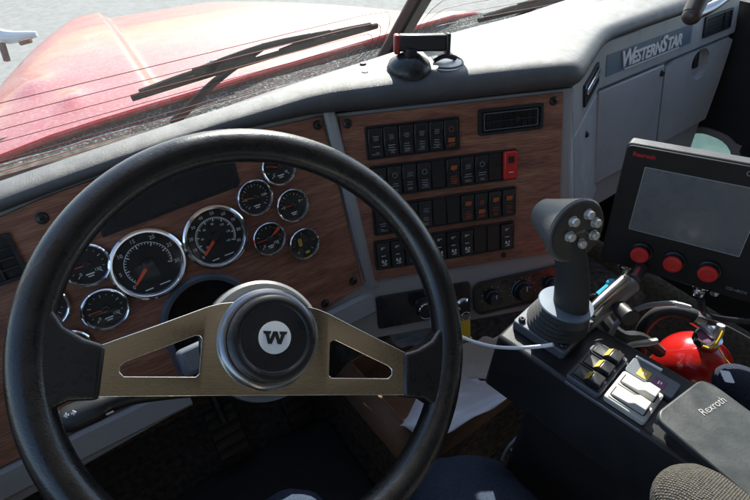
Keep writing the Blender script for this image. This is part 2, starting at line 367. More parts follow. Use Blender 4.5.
ws = thing('windshield', 'dusty split windshield with thin heating wires and centre post', 'windshield', F_GLASS_L)
MB().prism([(-1.22, -.13), (-.018, -.13), (-.018, 1.02), (-1.1, 1.02)], -.003, .003).build('pane', 'windshield_glass', ws)
XR = F_GLASS_L.inverted() @ F_GLASS_R
MB().prism([(.018, -.13), (1.2, -.13), (1.08, 1.02), (.018, 1.02)], -.003, .003, X=XR).build('pane', 'windshield_glass', ws)
MB().box((0, .44, .004), (.040, 1.16, .03)).build('divider_post', 'dark_brown', ws, bevel=.006)
def loop(top, bot, right, sgn=1):
    r = min(.05, (top-bot)*.45); P = [(-1.15*sgn, top)]
    if sgn > 0: P += [(right-r*1.8, top)]
    else: P += [(right+r*1.8, top)]
    for k in range(1, 8):
        a = pi/2 - pi*k/8; P.append((right - sgn*r*(1-cos(a)), (top+bot)/2 + (top-bot)/2*sin(a)))
    P += [(right - sgn*r*1.8, bot), (-1.15*sgn, bot)]; return P
for k in range(4):
    p = loop(.154-.0285*k, -.022+.014*k, -.047-.015*k)
    MB().tube([(a, b, .0045) for a, b in p], .0006, 5, smooth=1).build('heating_wire', 'wire_red', ws)
    p = loop(.154-.0285*k, -.022+.014*k, .047+.015*k, -1)
    MB().tube([(a, b, .0045) for a, b in p], .0006, 5, smooth=1, X=XR).build('heating_wire', 'wire_red', ws)

def wiper(label, X, a, b, pivot):
    t = thing('wiper', label, 'wiper', X, 'windshield wipers')
    a, b, pv = Vector(a), Vector(b), Vector(pivot); d = (b-a); n = Vector((0, 0, 1)); q = d.cross(n).normalized()
    if q.y < 0: q = -q
    def at(s, h, off): return a + d*s + q*h + n*off
    m = MB(); m.tube([at(0, 0, -.012), at(.5, .004, -.012), at(1, 0, -.012)], .0055, 6); m.build('blade', 'wiper_black', t)
    m = MB()
    for (s0, s1, h) in ((.03, .45, .012), (.55, .97, .012)): m.tube([at(s0, .004, -.016), at((s0+s1)/2, h*.5, -.022), at(s1, .004, -.016)], .0045, 6)
    m.tube([at(.22, .006, -.022), at(.5, .013, -.028), at(.78, .006, -.022)], .006, 8); m.build('bow', 'wiper_black', t)
    MB().tube([pv, (pv+at(.5, .012, -.03))/2 + n*-.010, at(.5, .012, -.03)], [.009, .007, .006], 8).build('arm', 'wiper_black', t)
    for s in (.30, .42, .58, .70): MB().box(at(s, .009, -.028), (.014, .007, .008)).build('rivet', 'steel', t, bevel=.002)
    return t
wiper('black wiper resting along the bottom of the left windshield pane', F_GLASS_L, (-.572, .058, -.004), (-.061, .082, -.004), (-.49, -.08, -.03))
wiper('black wiper on the right windshield pane near the phone mount', F_GLASS_R, (.25, .030, -.004), (.80, .062, -.004), (.34, -.09, -.03))

# ------------------------------------------------------------------ dashboard
dash = thing('dashboard', 'grey truck dashboard with padded vinyl top and passenger glove boxes', 'dashboard', Matrix.Translation((.6, .7, .7)))
def W2D(X): return dash.matrix_world.inverted() @ X
D = Matrix.Translation((-.6, -.7, -.7))
# padded top: section stations (front lower edge, bolster height, crest)
ST = [((-.46, .675, .975), .030, (-.46, .715, 1.005)), ((-.25, .690, .986), .029, (-.25, .722, 1.013)),
      ((-0.0885, 0.7018, 0.9987), .028, (-.0885, .731, 1.020)), ((0.0087, 0.705, 1.007), .027, (.02, .722, 1.029)),
      ((0.1918, 0.709, 1.018), .027, (.175, .729, 1.037)), ((0.2865, 0.7065, 1.012), .034, (.29, .743, 1.041)),
      ((0.3694, 0.7051, 1.008), .042, (.40, .752, 1.044)), ((0.4395, 0.6845, 0.9998), .048, (.47, .757, 1.045)),
      ((0.5611, 0.6384, 1.001), .051, (.60, .770, 1.046)), ((0.7106, 0.5815, 1.003), .051, (.745, .794, 1.046)),
      ((0.7853, 0.5529, 1.003), .050, (.86, .796, 1.046)), ((0.8077, 0.5443, 1.003), .047, (.93, .797, 1.046)),
      ((0.8495, 0.5672, 1.002), .043, (.965, .80, 1.046)), ((0.9473, 0.6176, 1.002), .038, (1.03, .806, 1.046)),
      ((1.032, 0.6611, 1.002), .036, (1.10, .818, 1.046)), ((1.1, 0.6707, 1.003), .035, (1.17, .826, 1.046)),
      ((1.38, 0.6854, 1.003), .035, (1.40, .85, 1.046)), ((1.719, 0.7032, 1.003), .035, (1.73, .87, 1.046))]
rows = []
for i, (Fp, hb, C) in enumerate(ST):
    Fp, C = Vector(Fp), Vector(C); a = Vector(ST[max(i-1, 0)][0]); b = Vector(ST[min(i+1, len(ST)-1)][0]); tt = b-a; tt.z = 0; tt.normalize()
    o = Vector((tt.y, -tt.x, 0)); Z = Vector((0, 0, 1)); top = Fp - o*.022 + Z*hb
    pts = [Fp - o*.03 - Z*.004, Fp + o*.004 - Z*.001, Fp + o*.013 + Z*hb*.25, Fp + o*.012 + Z*hb*.6, Fp + o*.000 + Z*hb*.92, top]
    C2 = C + Z*.001
    fw = (C - top); fw.z = 0
    pts += [top.lerp(C2, .35), top.lerp(C2, .7), C2, C2 + Vector((.0, .035, -.012)), C2 + Vector((0, .15, -.085)), C2 + Vector((0, .22, -.16))]
    rows.append([D @ p for p in pts])
pad = MB().grid(rows).build('top_pad', 'pad', dash, sub=2, ang=180)
for (px_, py_) in ((0.4918, 0.7524), (0.509, 0.7018), (0.4732, 0.7182)):
    s = MB(); s.lathe([(.0058, 0), (.0058, .002), (.004, .0035), (1e-6, .0035)], 14); o = s.build('screw', 'black', dash); o.location = (px_-.6, py_-.7, 1.046-.7)
# driver fascia (grey slab behind the wood) with the lower trim lip
fas = [(-.56, .095), (-.2, .1265), (-.1375, .1358), (.0944, .1493), (.19, .1425), (.300, .1375), (.300, -.255), (.075, -.255), (.075, -.12)]
fas += [(.005+.07*cos(R(a)), -.12+.07*sin(R(a))) for a in range(15, 180, 15)]
fas += [(-.065, -.12), (-.065, -.255), (-.30, -.27), (-.56, -.28)]
MB().prism(fas, -.03, -.004, X=W2D(F_GAUGE)).build('driver_fascia', 'grey', dash, bevel=.002)
lt = MB(); lt.grid([[(u_, -.206, -.002), (u_, -.212, .006), (u_, -.246-.02*max(0, -u_-.25), .008), (u_, -.252-.02*max(0, -u_-.25), .003), (u_, -.253-.02*max(0, -u_-.25), -.02)] for u_ in (-.56, -.30, -.20, -.10, -.066)], X=W2D(F_GAUGE))
lt.grid([[(u_, -.206, -.002), (u_, -.212, .006), (u_, -.246, .008), (u_, -.252, .003), (u_, -.253, -.02)] for u_ in (.076, .15, .22, .298)], X=W2D(F_GAUGE))
lt.build('lower_trim', 'grey', dash)
MB().prism([(-.018, .1475), (.436, .1495), (.436, -.286), (.0, -.286), (-.018, -.255)], -.03, -.004, X=W2D(F_SWITCH)).build('centre_fascia', 'grey', dash, bevel=.002)
st = MB(); a0, a1 = Vector((0.3879, 0.7019, 1.011)), Vector((0.3959, 0.5873, 0.6958))
st.add([D @ (a0+Vector(v)) for v in ((-.009, 0, 0), (-.006, -.006, .001), (.006, -.008, .001), (.010, -.005, 0))] + [D @ (a1+Vector(v)) for v in ((-.011, 0, 0), (-.007, -.006, .001), (.007, -.008, .001), (.012, -.005, 0))],
       [(0, 1, 5, 4), (1, 2, 6, 5), (2, 3, 7, 6), (0, 3, 2, 1), (4, 5, 6, 7)])
st.build('divider_strip', 'grey', dash, bevel=.0015)
# accessory panel below the switches
MB().prism(rrect(.134, -.231, .190, .068, .006), -.004, .0015, X=W2D(F_SWITCH)).build('accessory_panel', 'satin_black', dash, bevel=.001)
# angled facet with chrome vent
MB().prism([(.002, .0015), (.272, .0015), (.272, -.098), (.002, -.098)], -.02, 0, X=W2D(frame(*((0.8054, 0.5437, 0.9988), (0.8891, 0.4578, 0), (-0.1107, 0.2151, 0.9703))))).build('side_facet', 'grey', dash, bevel=.003)
MB().prism([(.002, -.100), (.064, -.100), (.108, -.33), (.002, -.33)], -.02, -.001, X=W2D(frame(*((0.8054, 0.5437, 0.9988), (0.8891, 0.4578, 0), (-0.1107, 0.2151, 0.9703))))).build('side_facet', 'grey', dash, bevel=.003)
MB().prism([(.066, -.102), (.272, -.102), (.272, -.36), (.11, -.36)], -.02, -.002, X=W2D(frame(*((0.8054, 0.5437, 0.9988), (0.8891, 0.4578, 0), (-0.1107, 0.2151, 0.9703))))).build('side_facet', 'grey_light', dash, bevel=.004)
ctr = MB(); ctr.add([D @ Vector(p) for p in ((0.8079, 0.5461, 0.9972), (0.7552, 0.4088, 0.5931), (0.8477, 0.4746, 0.6789), (0.8113, 0.5454, 0.9981))], [(0, 1, 2, 3)]); ctr.build('corner_trim', 'grey', dash, solid=.004)
XF = W2D(frame(*((0.8054, 0.5437, 0.9988), (0.8891, 0.4578, 0), (-0.1107, 0.2151, 0.9703))))
v = MB(); v.ring(rrect(.17, -.05, .150, .044, .004), rrect(.17, -.05, .136, .032, .003), -.003, .005, X=XF); vo = v.build('air_vent', 'black', dash)
MB().prism(rrect(.17, -.05, .138, .034, .003), -.004, .001, X=XF).build('vent_well', 'matte_black', vo)
MB().box((.17, -.043, .007), (.134, .012, .004), X=XF @ TX(0, 0)).build('vane', 'chrome', vo, bevel=.001)
MB().box((.17, -.058, .003), (.134, .004, .004), X=XF).build('vane', 'black', vo)
s = MB(); s.lathe([(.007, 0), (.007, .003), (.004, .006), (1e-6, .006)], 16, X=XF @ TX(.137, -.147, -.002)); s.build('screw', 'satin_black', dash)
# passenger side
XP = W2D(F_PASS)
end = [(.60, .0), (.605, -.08), (.585, -.15), (.545, -.23), (.50, -.31), (.46, -.40)]
MB().prism([(-.056, .0015)] + [(.60, .0015)] + [(.603, -.08), (.600, -.0975), (-.056, -.0975)], -.03, 0, X=XP).build('passenger_panel', 'grey_light', dash, bevel=.003)
MB().prism([(-.056, -.1)] + [(.598, -.10), (.580, -.15), (.545, -.23), (.50, -.31), (.46, -.40), (-.056, -.40)], -.05, -.012, X=XP).build('passenger_panel', 'grey', dash)
gd = MB(); gd.prism([(-.05, -.1025), (.2285, -.1025), (.2285, -.315), (.20, -.33), (-.05, -.33)], -.012, .002, X=XP); gd = gd.build('glove_box_door', 'grey_light', dash, bevel=.004)
s = MB(); s.lathe([(.008, 0), (.008, .003), (.005, .006), (1e-6, .006)], 16, X=XP @ TX(.216, -.122, .002)); s.build('lock', 'satin_black', gd)
def latch_door():
    hole = [(.415+.047*cos(2*pi*k/28), -.135+.050*sin(2*pi*k/28)) for k in range(28)]
    out = [(.2335, -.1025), (.594, -.1025), (.577, -.15), (.543, -.23), (.498, -.315), (.2335, -.315)]
    # panel with an oval latch recess: ring of quads from the hole to matching points of the outline
    def ray_out(p):
        c = Vector((.415, -.16)); d = Vector(p)-Vector((.415, -.135)); best = None
        for i in range(len(out)):
            a, b = Vector(out[i]), Vector(out[(i+1) % len(out)]); e = b-a; den = d.x*e.y-d.y*e.x
            if abs(den) < 1e-9: continue
            w_ = a-Vector((.415, -.135)); t_ = (w_.x*e.y-w_.y*e.x)/den; u_ = (w_.x*d.y-w_.y*d.x)/den
            if t_ > 0 and -1e-6 <= u_ <= 1+1e-6 and (best is None or t_ < best): best = t_
        return tuple(Vector((.415, -.135)) + d*best)
    ang = sorted([2*pi*k/40 for k in range(40)] + [math.atan2(p[1]+.135, p[0]-.415) % (2*pi) for p in out])
    hole = [(.415+.047*cos(a), -.135+.032*sin(a)*(1.0 if sin(a) > 0 else 1.5)) for a in ang]
    m = MB(); m.ring([ray_out(h) for h in hole], hole, -.012, .002, X=XP); o = m.build('glove_box_door', 'grey_light', dash)
    m = MB(); m.grid([[(h[0], h[1], .001) for h in hole], [(.415+(h[0]-.415)*.8, -.135+(h[1]+.135)*.8, -.016) for h in hole], [(.415, -.135, -.024) for h in hole]], X=XP, close=True); m.build('latch_cup', 'grey', o)
    m = MB(); m.box((.400, -.128, -.006), (.020, .044, .012)); m.v = [tuple(XP @ Vector(q)) for q in m.v]; m.build('latch', 'black', o, bevel=.002)
    return o
latch_door()
MB().prism(rrect(.16, -.052, .372, .047, .003), -.001, .0012, X=XP).build('nameplate', 'name_blue', dash)
npl = bpy.data.objects['nameplate']
t = MB()
for (s_, x_, sz) in (('W', .052, .050), ('ESTERN', .134, .038), ('S', .208, .050), ('TAR', .258, .038)):
    t.text(s_, sz, XP @ TX(x_, -.0535+(.0015 if sz > .045 else -.0025), .0035), ext=.0014, shear=.18, bold=.0011, spacing=.95)
t.box((.165, -.0735, .003), (.24, .0022, .002), X=XP)
t.build('lettering', 'white_paint', npl)
v = MB(); v.ring(rrect(.482, -.050, .150, .052, .004), rrect(.482, -.050, .136, .040, .003), -.003, .005, X=XP); vo = v.build('air_vent', 'black', dash)
MB().prism(rrect(.482, -.05, .138, .042, .003), -.004, .0008, X=XP).build('vent_well', 'matte_black', vo)
for k in range(4): MB().box((.482, -.064+.0095*k, .002), (.134, .002, .004), X=XP).build('vane', 'black', vo)
MB().box((.515, -.05, .003), (.003, .04, .004), X=XP).build('vane', 'black', vo)

# ------------------------------------------------------------------ instrument panel
ip = thing('instrument_panel', 'wood-grain instrument panel with round chrome gauges behind the steering wheel', 'instrument panel', F_GAUGE)
bo = [(-.55, .088), (-.2, .1195), (-.1375, .1288), (-.02, .138), (.0944, .1423), (.19, .1355), (.279, .1305), (.2815, -.186), (.190, -.203), (.068, -.203), (.068, -.12)]
bo += [(.005+.063*cos(R(a)), -.12+.063*sin(R(a))) for a in range(10, 180, 10)]
bo += [(-.058, -.12), (-.058, -.203), (-.55, -.203)]
MB().prism(bo, -.004, .0015).build('board', 'wood', ip, bevel=.0008)
arc = [(.068, -.2)] + [(.005+.063*cos(R(a)), -.12+.063*sin(R(a))) for a in range(0, 181, 10)] + [(-.058, -.2)]
c = MB(); c.grid([[(x, y, -.03), (x, y, .006), (x+(x-.005)*.10, y+max(0, y+.12)*.10, .0075), (x+(x-.005)*.17, y+max(0, y+.12)*.17, .0015)] for x, y in arc]); c.build('column_trim', 'slate', ip)
MB().prism([(-.06, -.21), (.07, -.21), (.07, -.05), (-.06, -.05)], -.06, -.05).build('column_recess', 'matte_black', ip)
sl_ = [(-.085, .0595), (.108, .0675), (.1135, .0735), (.1145, .100), (.109, .1065), (-.02, .1015), (-.085, .0985)]
MB().prism(sl_, .001, .0028).build('display_cover', 'satin_black', ip, bevel=.0006)
c = MB(); big = [(x*1.0+(.004 if x > 0 else -.004), y+(.004 if y > .08 else -.004)) for x, y in sl_]; c.ring(big, sl_, .0008, .0022); c.build('display_trim', 'matte_black', ip)
def screw_head(t, x, y, z, r=.0065, m='black'):
    s = MB(); s.lathe([(r*1.25, 0), (r*1.25, .0012), (r, .0016), (r, .0035), (r*.75, .0048), (r*.35, .005), (r*.3, .003), (1e-6, .003)], 18); o = s.build('screw', m, t); place(o, x, y, z); return o
screw_head(ip, -.1457, .105, .0015); screw_head(ip, .2682, .1185, .0015); screw_head(ip, .265, -.170, .0015); screw_head(ip, .2, -.188, .0015)
def louver(t, cx, cy, w, h, z, nv, nh, bar=.0022, ang=0):
    m = MB(); m.ring(rrect(cx, cy, w, h, .004), rrect(cx, cy, w-.010, h-.010, .002), z-.001, z+.0055); o = m.build('air_vent', 'satin_black', t)
    MB().prism(rrect(cx, cy, w-.008, h-.008, .002), z-.002, z+.0004).build('vent_well', 'matte_black', o)
    for k in range(nv): MB().box((cx-w/2+.005+(w-.01)*(k+1)/(nv+1), cy, z+.0022), (bar, h-.011, .0035)).build('vane', 'black', o)
    for k in range(nh): MB().box((cx, cy-h/2+.005+(h-.01)*(k+1)/(nh+1), z+.0034), (w-.011, bar, .004)).build('vane', 'satin_black', o)
    return o
louver(ip, -.245, .070, .118, .062, .0015, 4, 3)

def arc_pts(r, a, w, l): return
def gauge(x, y, r, kind, needle, nums=(), fs=.17, inner=(), sweep=(225, -45), extra=None):
    d = MB(); d.lathe([(r*1.0, .0), (r*1.0, .003), (r*.9, .003), (r*.9, .0022), (1e-6, .0022)], 40); gq = d.build('gauge', ['dial'], ip); place(gq, x, y, .0015)
    b = MB(); b.lathe([(r*1.0, .000), (r*1.02, .004), (r*1.0, .0075), (r*.95, .009), (r*.90, .0085), (r*.855, .0055), (r*.84, .0028)], 48, caps=False); b.build('bezel', 'chrome', gq)
    mk = MB(); n = max(2, (len(nums)-1))
    for k in range(n*5+1 if kind == 'big' else n*3+1):
        tot = n*5 if kind == 'big' else n*3; a = R(sweep[0]+(sweep[1]-sweep[0])*k/tot); maj = k % (5 if kind == 'big' else 3) == 0
        r0, r1 = (.50 if maj else .55)*r, .61*r
        if kind != 'big': r0, r1 = (.58 if maj else .64)*r, .72*r
        mk.box((0, 0, 0), (r1-r0, r*(.03 if maj else .018), .0003), X=Matrix.Rotation(a, 4, 'Z') @ TX((r0+r1)/2, 0, .0027))
    if kind == 'big':
        P = [(.61*r*cos(R(sweep[0]+(sweep[1]-sweep[0])*k/40)), .61*r*sin(R(sweep[0]+(sweep[1]-sweep[0])*k/40)), .0027) for k in range(41)]
        mk.tube(P, r*.010, 4, smooth=1)
    for k, s_ in enumerate(nums):
        if not s_: continue
        a = R(sweep[0]+(sweep[1]-sweep[0])*k/n); q = r*(.74 if kind == 'big' else .50); mk.text(s_, r*fs, TX(q*cos(a), q*sin(a), .0027))
    for k, s_ in enumerate(inner):
        a = R(sweep[0]-8+(sweep[1]-sweep[0])*k/(len(inner)-1)); q = r*.41; mk.text(s_, r*fs*.66, TX(q*cos(a), q*sin(a), .0027))
    if extra == 'big':
        mk.box((-r*.22, -r*.70, .0027), (r*.22, r*.035, .0002)); mk.box((r*.22, -r*.68, .0027), (r*.30, r*.03, .0002))
    if extra == 'small': mk.box((0, -r*.45, .0027), (r*.36, r*.06, .0002)); mk.box((0, -r*.56, .0027), (r*.24, r*.05, .0002))
    mk.build('markings', 'white_print', gq)
    a = R(needle); nd = MB()
    if kind != 'lcd':
        L_ = r*(.66 if kind == 'big' else .68)
        nd.add([(-.18*r, -.028*r, .0042), (-.18*r, .028*r, .0042), (L_, .012*r, .0042), (L_, -.012*r, .0042), (-.18*r, -.028*r, .0048), (-.18*r, .028*r, .0048), (L_, .012*r, .0048), (L_, -.012*r, .0048)] if kind != 'big' else
               [(.05*r, -.055*r, .0042), (.05*r, .055*r, .0042), (L_, .03*r, .0042), (L_, -.03*r, .0042), (.05*r, -.055*r, .0048), (.05*r, .055*r, .0048), (L_, .03*r, .0048), (L_, -.03*r, .0048)],
               [(0, 1, 2, 3), (7, 6, 5, 4), (0, 4, 5, 1), (1, 5, 6, 2), (2, 6, 7, 3), (3, 7, 4, 0)], X=Matrix.Rotation(a, 4, 'Z'))
        nd.build('needle', 'needle_red', gq)
        hb_ = MB(); hb_.lathe([(.15*r, .0024), (.15*r, .0052), (.11*r, .0062), (1e-6, .0062)], 20); hb_.build('needle_hub', 'black', gq)
    ln = MB(); ln.lathe([(1e-6, .0068), (r*.6, .0067), (r*.86, .0060)], 32, caps=False); ln.build('lens', 'lens', gq)
    return gq
gauge(-.048, -.0017, .0535, 'big', 222, ('0', '5', '10', '15', '20', '25', '30'), .15, sweep=(222, -15), extra='big')
gauge(.0554, .0016, .0500, 'big', 222, ('0', '10', '20', '30', '40', '50', '60', '70', '80', '90'), .135, ('20', '40', '60', '80', '100', '120', '140'), sweep=(222, -30), extra='big')
sm = .0295
gauge(.1321, .0396, sm, 'small', 172, ('', '0', '', '', '', '100', ''), .20, extra='small')
gauge(.1834, .0735, sm, 'small', 160, ('C', '', '', 'H'), .22, extra='small')
gauge(.1885, .0068, .0285, 'small', 175, ('E', '', '', 'F'), .24, sweep=(180, 10), extra='small')
g6 = gauge(.1347, -.0326, .0285, 'small', 178, ('0', '', '', '', '150'), .22, extra='small')
gauge(.1905, -.0635, .0280, 'lcd', 0, (), .2)
gauge(-.1217, .0278, .0310, 'small', 178, ('0', '', '', '', '150'), .20, extra='small')
gauge(-.1231, -.0422, .0315, 'small', 176, ('0', '', '', '', '150'), .20, extra='small')
gauge(-.1895, -.0085, .0310, 'small', 176, ('0', '', '', '', '80'), .20, extra='small')
gauge(-.1848, -.0800, .0315, 'small', 90, ('100', '', '', '', '250'), .20, extra='small')
# orange pointer wedge of the gauge under the speedometer's right side
m = MB(); m.add([(0.003, .002, .0056), (.0205, .0165, .0056), (.0225, .0115, .0056), (.0205, .0085, .0056)], [(0, 3, 2, 1)]); m.add([(0.003, .002, .0050), (.0205, .0165, .0050), (.0225, .0115, .0050), (.0205, .0085, .0050)], [(0, 1, 2, 3)]); m.build('needle', 'needle_red', g6)
lc = [o for o in ip.children if o.name.startswith('gauge')][6]
m = MB(); m.prism(rrect(-.006, .004, .007, .014, .002), .0024, .0030); m.build('warning_lamp', 'dull_yellow', lc)
m = MB(); m.prism(rrect(.003, -.017, .008, .004, .001), .0024, .0030); m.build('warning_lamp', 'yellow', lc)

# ------------------------------------------------------------------ switch panel
sp = thing('switch_panel', 'wood-grain centre switch panel with four rows of black rocker switches', 'switch panel', F_SWITCH)
MB().prism([(.004, .1415), (.414, .1440), (.4165, -.05), (.4165, -.1635), (.020, -.1615), (.012, -.10)], -.004, .0015).build('board', 'wood', sp, bevel=.0008)
screw_head(sp, .0165, .130, .0015); screw_head(sp, .3945, .1305, .0015); screw_head(sp, .30, -.152, .0015, .004)
vent = louver(sp, .3105, .107, .124, .046, .0015, 9, 0, .0012)
MB().ring(rrect(.3105, .107, .104, .030, .002), rrect(.3105, .107, .101, .027, .002), .0058, .0068).build('vent_rim', 'slate', vent)
MB().box((.3105, .107, .0052), (.100, .0022, .003)).build('vane', 'satin_black', vent)
MB().box((.322, .107, .0075), (.006, .008, .004)).build('vane', 'satin_black', vent)
PITCH = .0271; SW, SH = .0246, .0490
def rocker_mesh():
    m = MB(); a, b = SW/2, SH/2; z0, zt, zm, zb = 0, .0075, .0042, .0062
    vs = [(-a, -b, z0), (a, -b, z0), (a, b, z0), (-a, b, z0), (-a, -b, zb), (a, -b, zb), (-a, 0, zm), (a, 0, zm), (-a, b, zt), (a, b, zt)]
    m.add(vs, [(0, 3, 2, 1), (0, 1, 5, 4), (2, 3, 8, 9), (4, 5, 7, 6), (6, 7, 9, 8), (0, 4, 6, 8, 3), (1, 2, 9, 7, 5)])
    o = m.build('rocker_switch', 'satin_black', sp, bevel=.0012); return o
RK = rocker_mesh(); BLK = MB().box((0, 0, .0015), (SW, SH, .003)).build('blank_plate', 'black', sp, bevel=.0006)
used = {'rk': False, 'bl': False}
LEG = {}
def legend(kind):
    if kind in LEG: return LEG[kind]
    m = MB(); rn = random.Random(hash(kind) % 1000 if False else sum(ord(c_) for c_ in kind)*7)
    zt = .0073
    def bar(x, y, w, h): m.box((x, y, zt), (w, h, .0004))
    if kind.startswith('tri'):
        for y in (.016, .000, -.013): bar(-.001, y, .007+.002*rn.random(), .0011)
        bar(-.003, .0135, .004, .001); bar(.002, -.0155, .006, .001); bar(.0, -.018, .009, .001); bar(-.003, -.010, .003, .0035); bar(.003, -.010, .003, .003)
    else:
        if rn.random() < .5: m.ring(circle(0, .009, .0048, 14), circle(0, .009, .0039, 14), zt, zt+.0004)
        else:
            for k in range(3): bar(.001*rn.random(), .011-.003*k, .007+.005*rn.random(), .001)
        for k in range(rn.choice((1, 2, 3))): bar(.0012*(rn.random()-.5), -.006-.0042*k, .008+.007*rn.random(), .0012)
        for k in range(2): bar(.004*(rn.random()-.5), -.0165-.0026*k, .010*rn.random()+.004, .0010)
    LEG[kind] = m; return m
def rocker(u_, v_, kind, mt='dim_print', tilt=0):
    if not used['rk']: o = RK; used['rk'] = True
    else: o = RK.copy(); COL.objects.link(o); o.parent = sp
    place(o, u_, v_, .0035); 
    if tilt: o.rotation_euler = (0, 0, pi)
    lg = legend(kind); l = lg.build('legend', mt, o); 
    if tilt: l.rotation_euler = (0, 0, pi)
    # lamp bar or amber icon
    if mt == 'amber_print':
        MB().prism([(-.006, .006), (.006, .006), (.007, .013), (-.005, .013)], .0069, .0078).build('pilot_lamp', 'amber_print', o)
    return o
def blank(u_, v_):
    if not used['bl']: o = BLK; used['bl'] = True
    else: o = BLK.copy(); COL.objects.link(o); o.parent = sp
    place(o, u_, v_, .0035)
rowsdef = [(.0475, .0937, 6, 'ssssss', (5,)), (.0495, .0256, 10, 'ssssbsssbR', (5,)), (.0485, -.0443, 10, 'ssssbbssss', (6, 7, 8, 9)), (.0460, -.1117, 10, 'tttttttbbt', ())]
for ri, (u0, vc, n, code, amber) in enumerate(rowsdef):
    wd_ = n*PITCH
    MB().ring(rrect(u0+wd_/2, vc, wd_+.005, .0565, .003), rrect(u0+wd_/2, vc, wd_-.001, .0505, .002), .0015, .0062).build('switch_frame', 'black', sp)
    MB().prism(rrect(u0+wd_/2, vc, wd_, .0515, .002), .0012, .0034).build('switch_bed', 'matte_black', sp)
    for k, ch in enumerate(code):
        u_ = u0 + PITCH*(k+.5)
        if ch == 'b': blank(u_, vc)
        elif ch == 'R':
            r_ = MB(); r_.prism(rrect(u_+.001, vc, .0265, .052, .004), .003, .013); ro = r_.build('guarded_switch', 'red_paint', sp, bevel=.003)
            MB().prism(rrect(u_+.001, vc+.011, .011, .0125, .002), .0128, .0145).build('toggle_cap', 'black', ro)
            MB().box((u_+.001, vc-.012, .0132), (.009, .0012, .0006)).build('legend', 'white_print', ro)
        else: rocker(u_, vc, ('tri' if ch == 't' else 'leg') + str(ri*17+k), 'amber_print' if k in amber else ('white_print' if ch == 't' else 'dim_print'), (ri*3+k) % 4 == 1)

# ------------------------------------------------------------------ climate control
cc = thing('climate_control', 'black climate control panel with rotary knobs under the switch panel', 'climate control', F_SWITCH @ TX(.338, -.2335, -.004))
cc.rotation_euler.rotate_axis('Z', R(3))
MB().prism(rrect(0, 0, .205, .072, .020, 8), 0, .006).build('faceplate', 'satin_black', cc, bevel=.002)
MB().ring(rrect(0, 0, .205, .072, .020, 8), rrect(0, 0, .195, .062, .016, 8), .006, .0075).build('face_rim', 'black', cc)
for (x, r) in ((-.062, .016), (.003, .021), (.066, .016)):
    k = MB(); k.lathe([(r, 0), (r, .004), (r*.86, .006), (r*.80, .018), (r*.7, .020), (1e-6, .020)], 28); ko = k.build('knob', 'black', cc); place(ko, x, -.002, .006)
    MB().box((0, r*.55, .0205), (.0015, r*.5, .001)).build('pointer', 'white_print', ko)
    d = MB()
    for q in range(9): a = R(225-270*q/8); d.box((x+cos(a)*(r+.007), -.002+sin(a)*(r+.007), .0064), (.0022, .0022, .0006))
    d.build('dial_marks', 'dim_print', cc)
for (a0, a1, mt) in ((100, 215, 'blue_sheet'), (-35, 80, 'red_paint')):
    MB().tube([(.003+.0235*cos(R(a0+(a1-a0)*q/12)), -.002+.0235*sin(R(a0+(a1-a0)*q/12)), .0066) for q in range(13)], .0009, 5, smooth=1).build('dial_arc', mt, cc)
for x in (-.088, -.034, .036): MB().prism(rrect(x, .024, .014, .006, .001), .006, .0075).build('button', 'black', cc)

# ------------------------------------------------------------------ pull knob and keys under the switch panel
pk = thing('pull_knob', 'black pull knob with chrome ring and white tag left of the keys', 'knob', F_SWITCH @ TX(0.1278, -0.225, .0015))
m = MB(); m.lathe([(.015, 0), (.015, .006), (.011, .008), (.010, .022), (1e-6, .022)], 24); m.build('collar', 'black', pk)
m = MB(); m.lathe([(.0165, .018), (.0185, .022), (.0185, .030), (.016, .034), (1e-6, .035)], 28); m.build('cap', 'black', pk)
m = MB(); m.lathe([(.0155, .0335), (.0165, .0355), (.0145, .037)], 28, caps=False); m.build('ring', 'chrome', pk)
m = MB(); m.add([(.006, -.020, .030), (.013, -.017, .031), (.016, -.030, .034), (.012, -.038, .035), (.006, -.030, .033)], [(0, 1, 2, 3, 4)]); m.build('tag', 'white_cord', pk, solid=.001)
ky = thing('key_bunch', 'chrome ignition key with yellow tag hanging below the dash', 'keys', F_SWITCH @ TX(0.2122, -0.2408, .0015))
m = MB(); m.lathe([(.014, 0), (.014, .005), (.010, .008), (.010, .014), (1e-6, .014)], 24); m.build('ignition_barrel', 'chrome', ky)
m = MB(); m.prism(rrect(0, -.004, .020, .026, .006), .014, .017); o = m.build('key_head', 'black', ky, bevel=.001); 
m = MB(); m.tube([(.009*cos(a)+.0, -.020+.009*sin(a), .018) for a in [2*pi*k/16 for k in range(17)]], .0010, 6, smooth=1); m.build('split_ring', 'steel', ky)
m = MB(); m.prism(rrect(-.001, -.052, .020, .046, .004), .015, .018); m.build('key_tag', 'yellow', ky, bevel=.0008)
m = MB(); m.prism(rrect(-.0085, -.088, .014, .03, .003), .016, .0175); m.build('key', 'steel', ky)

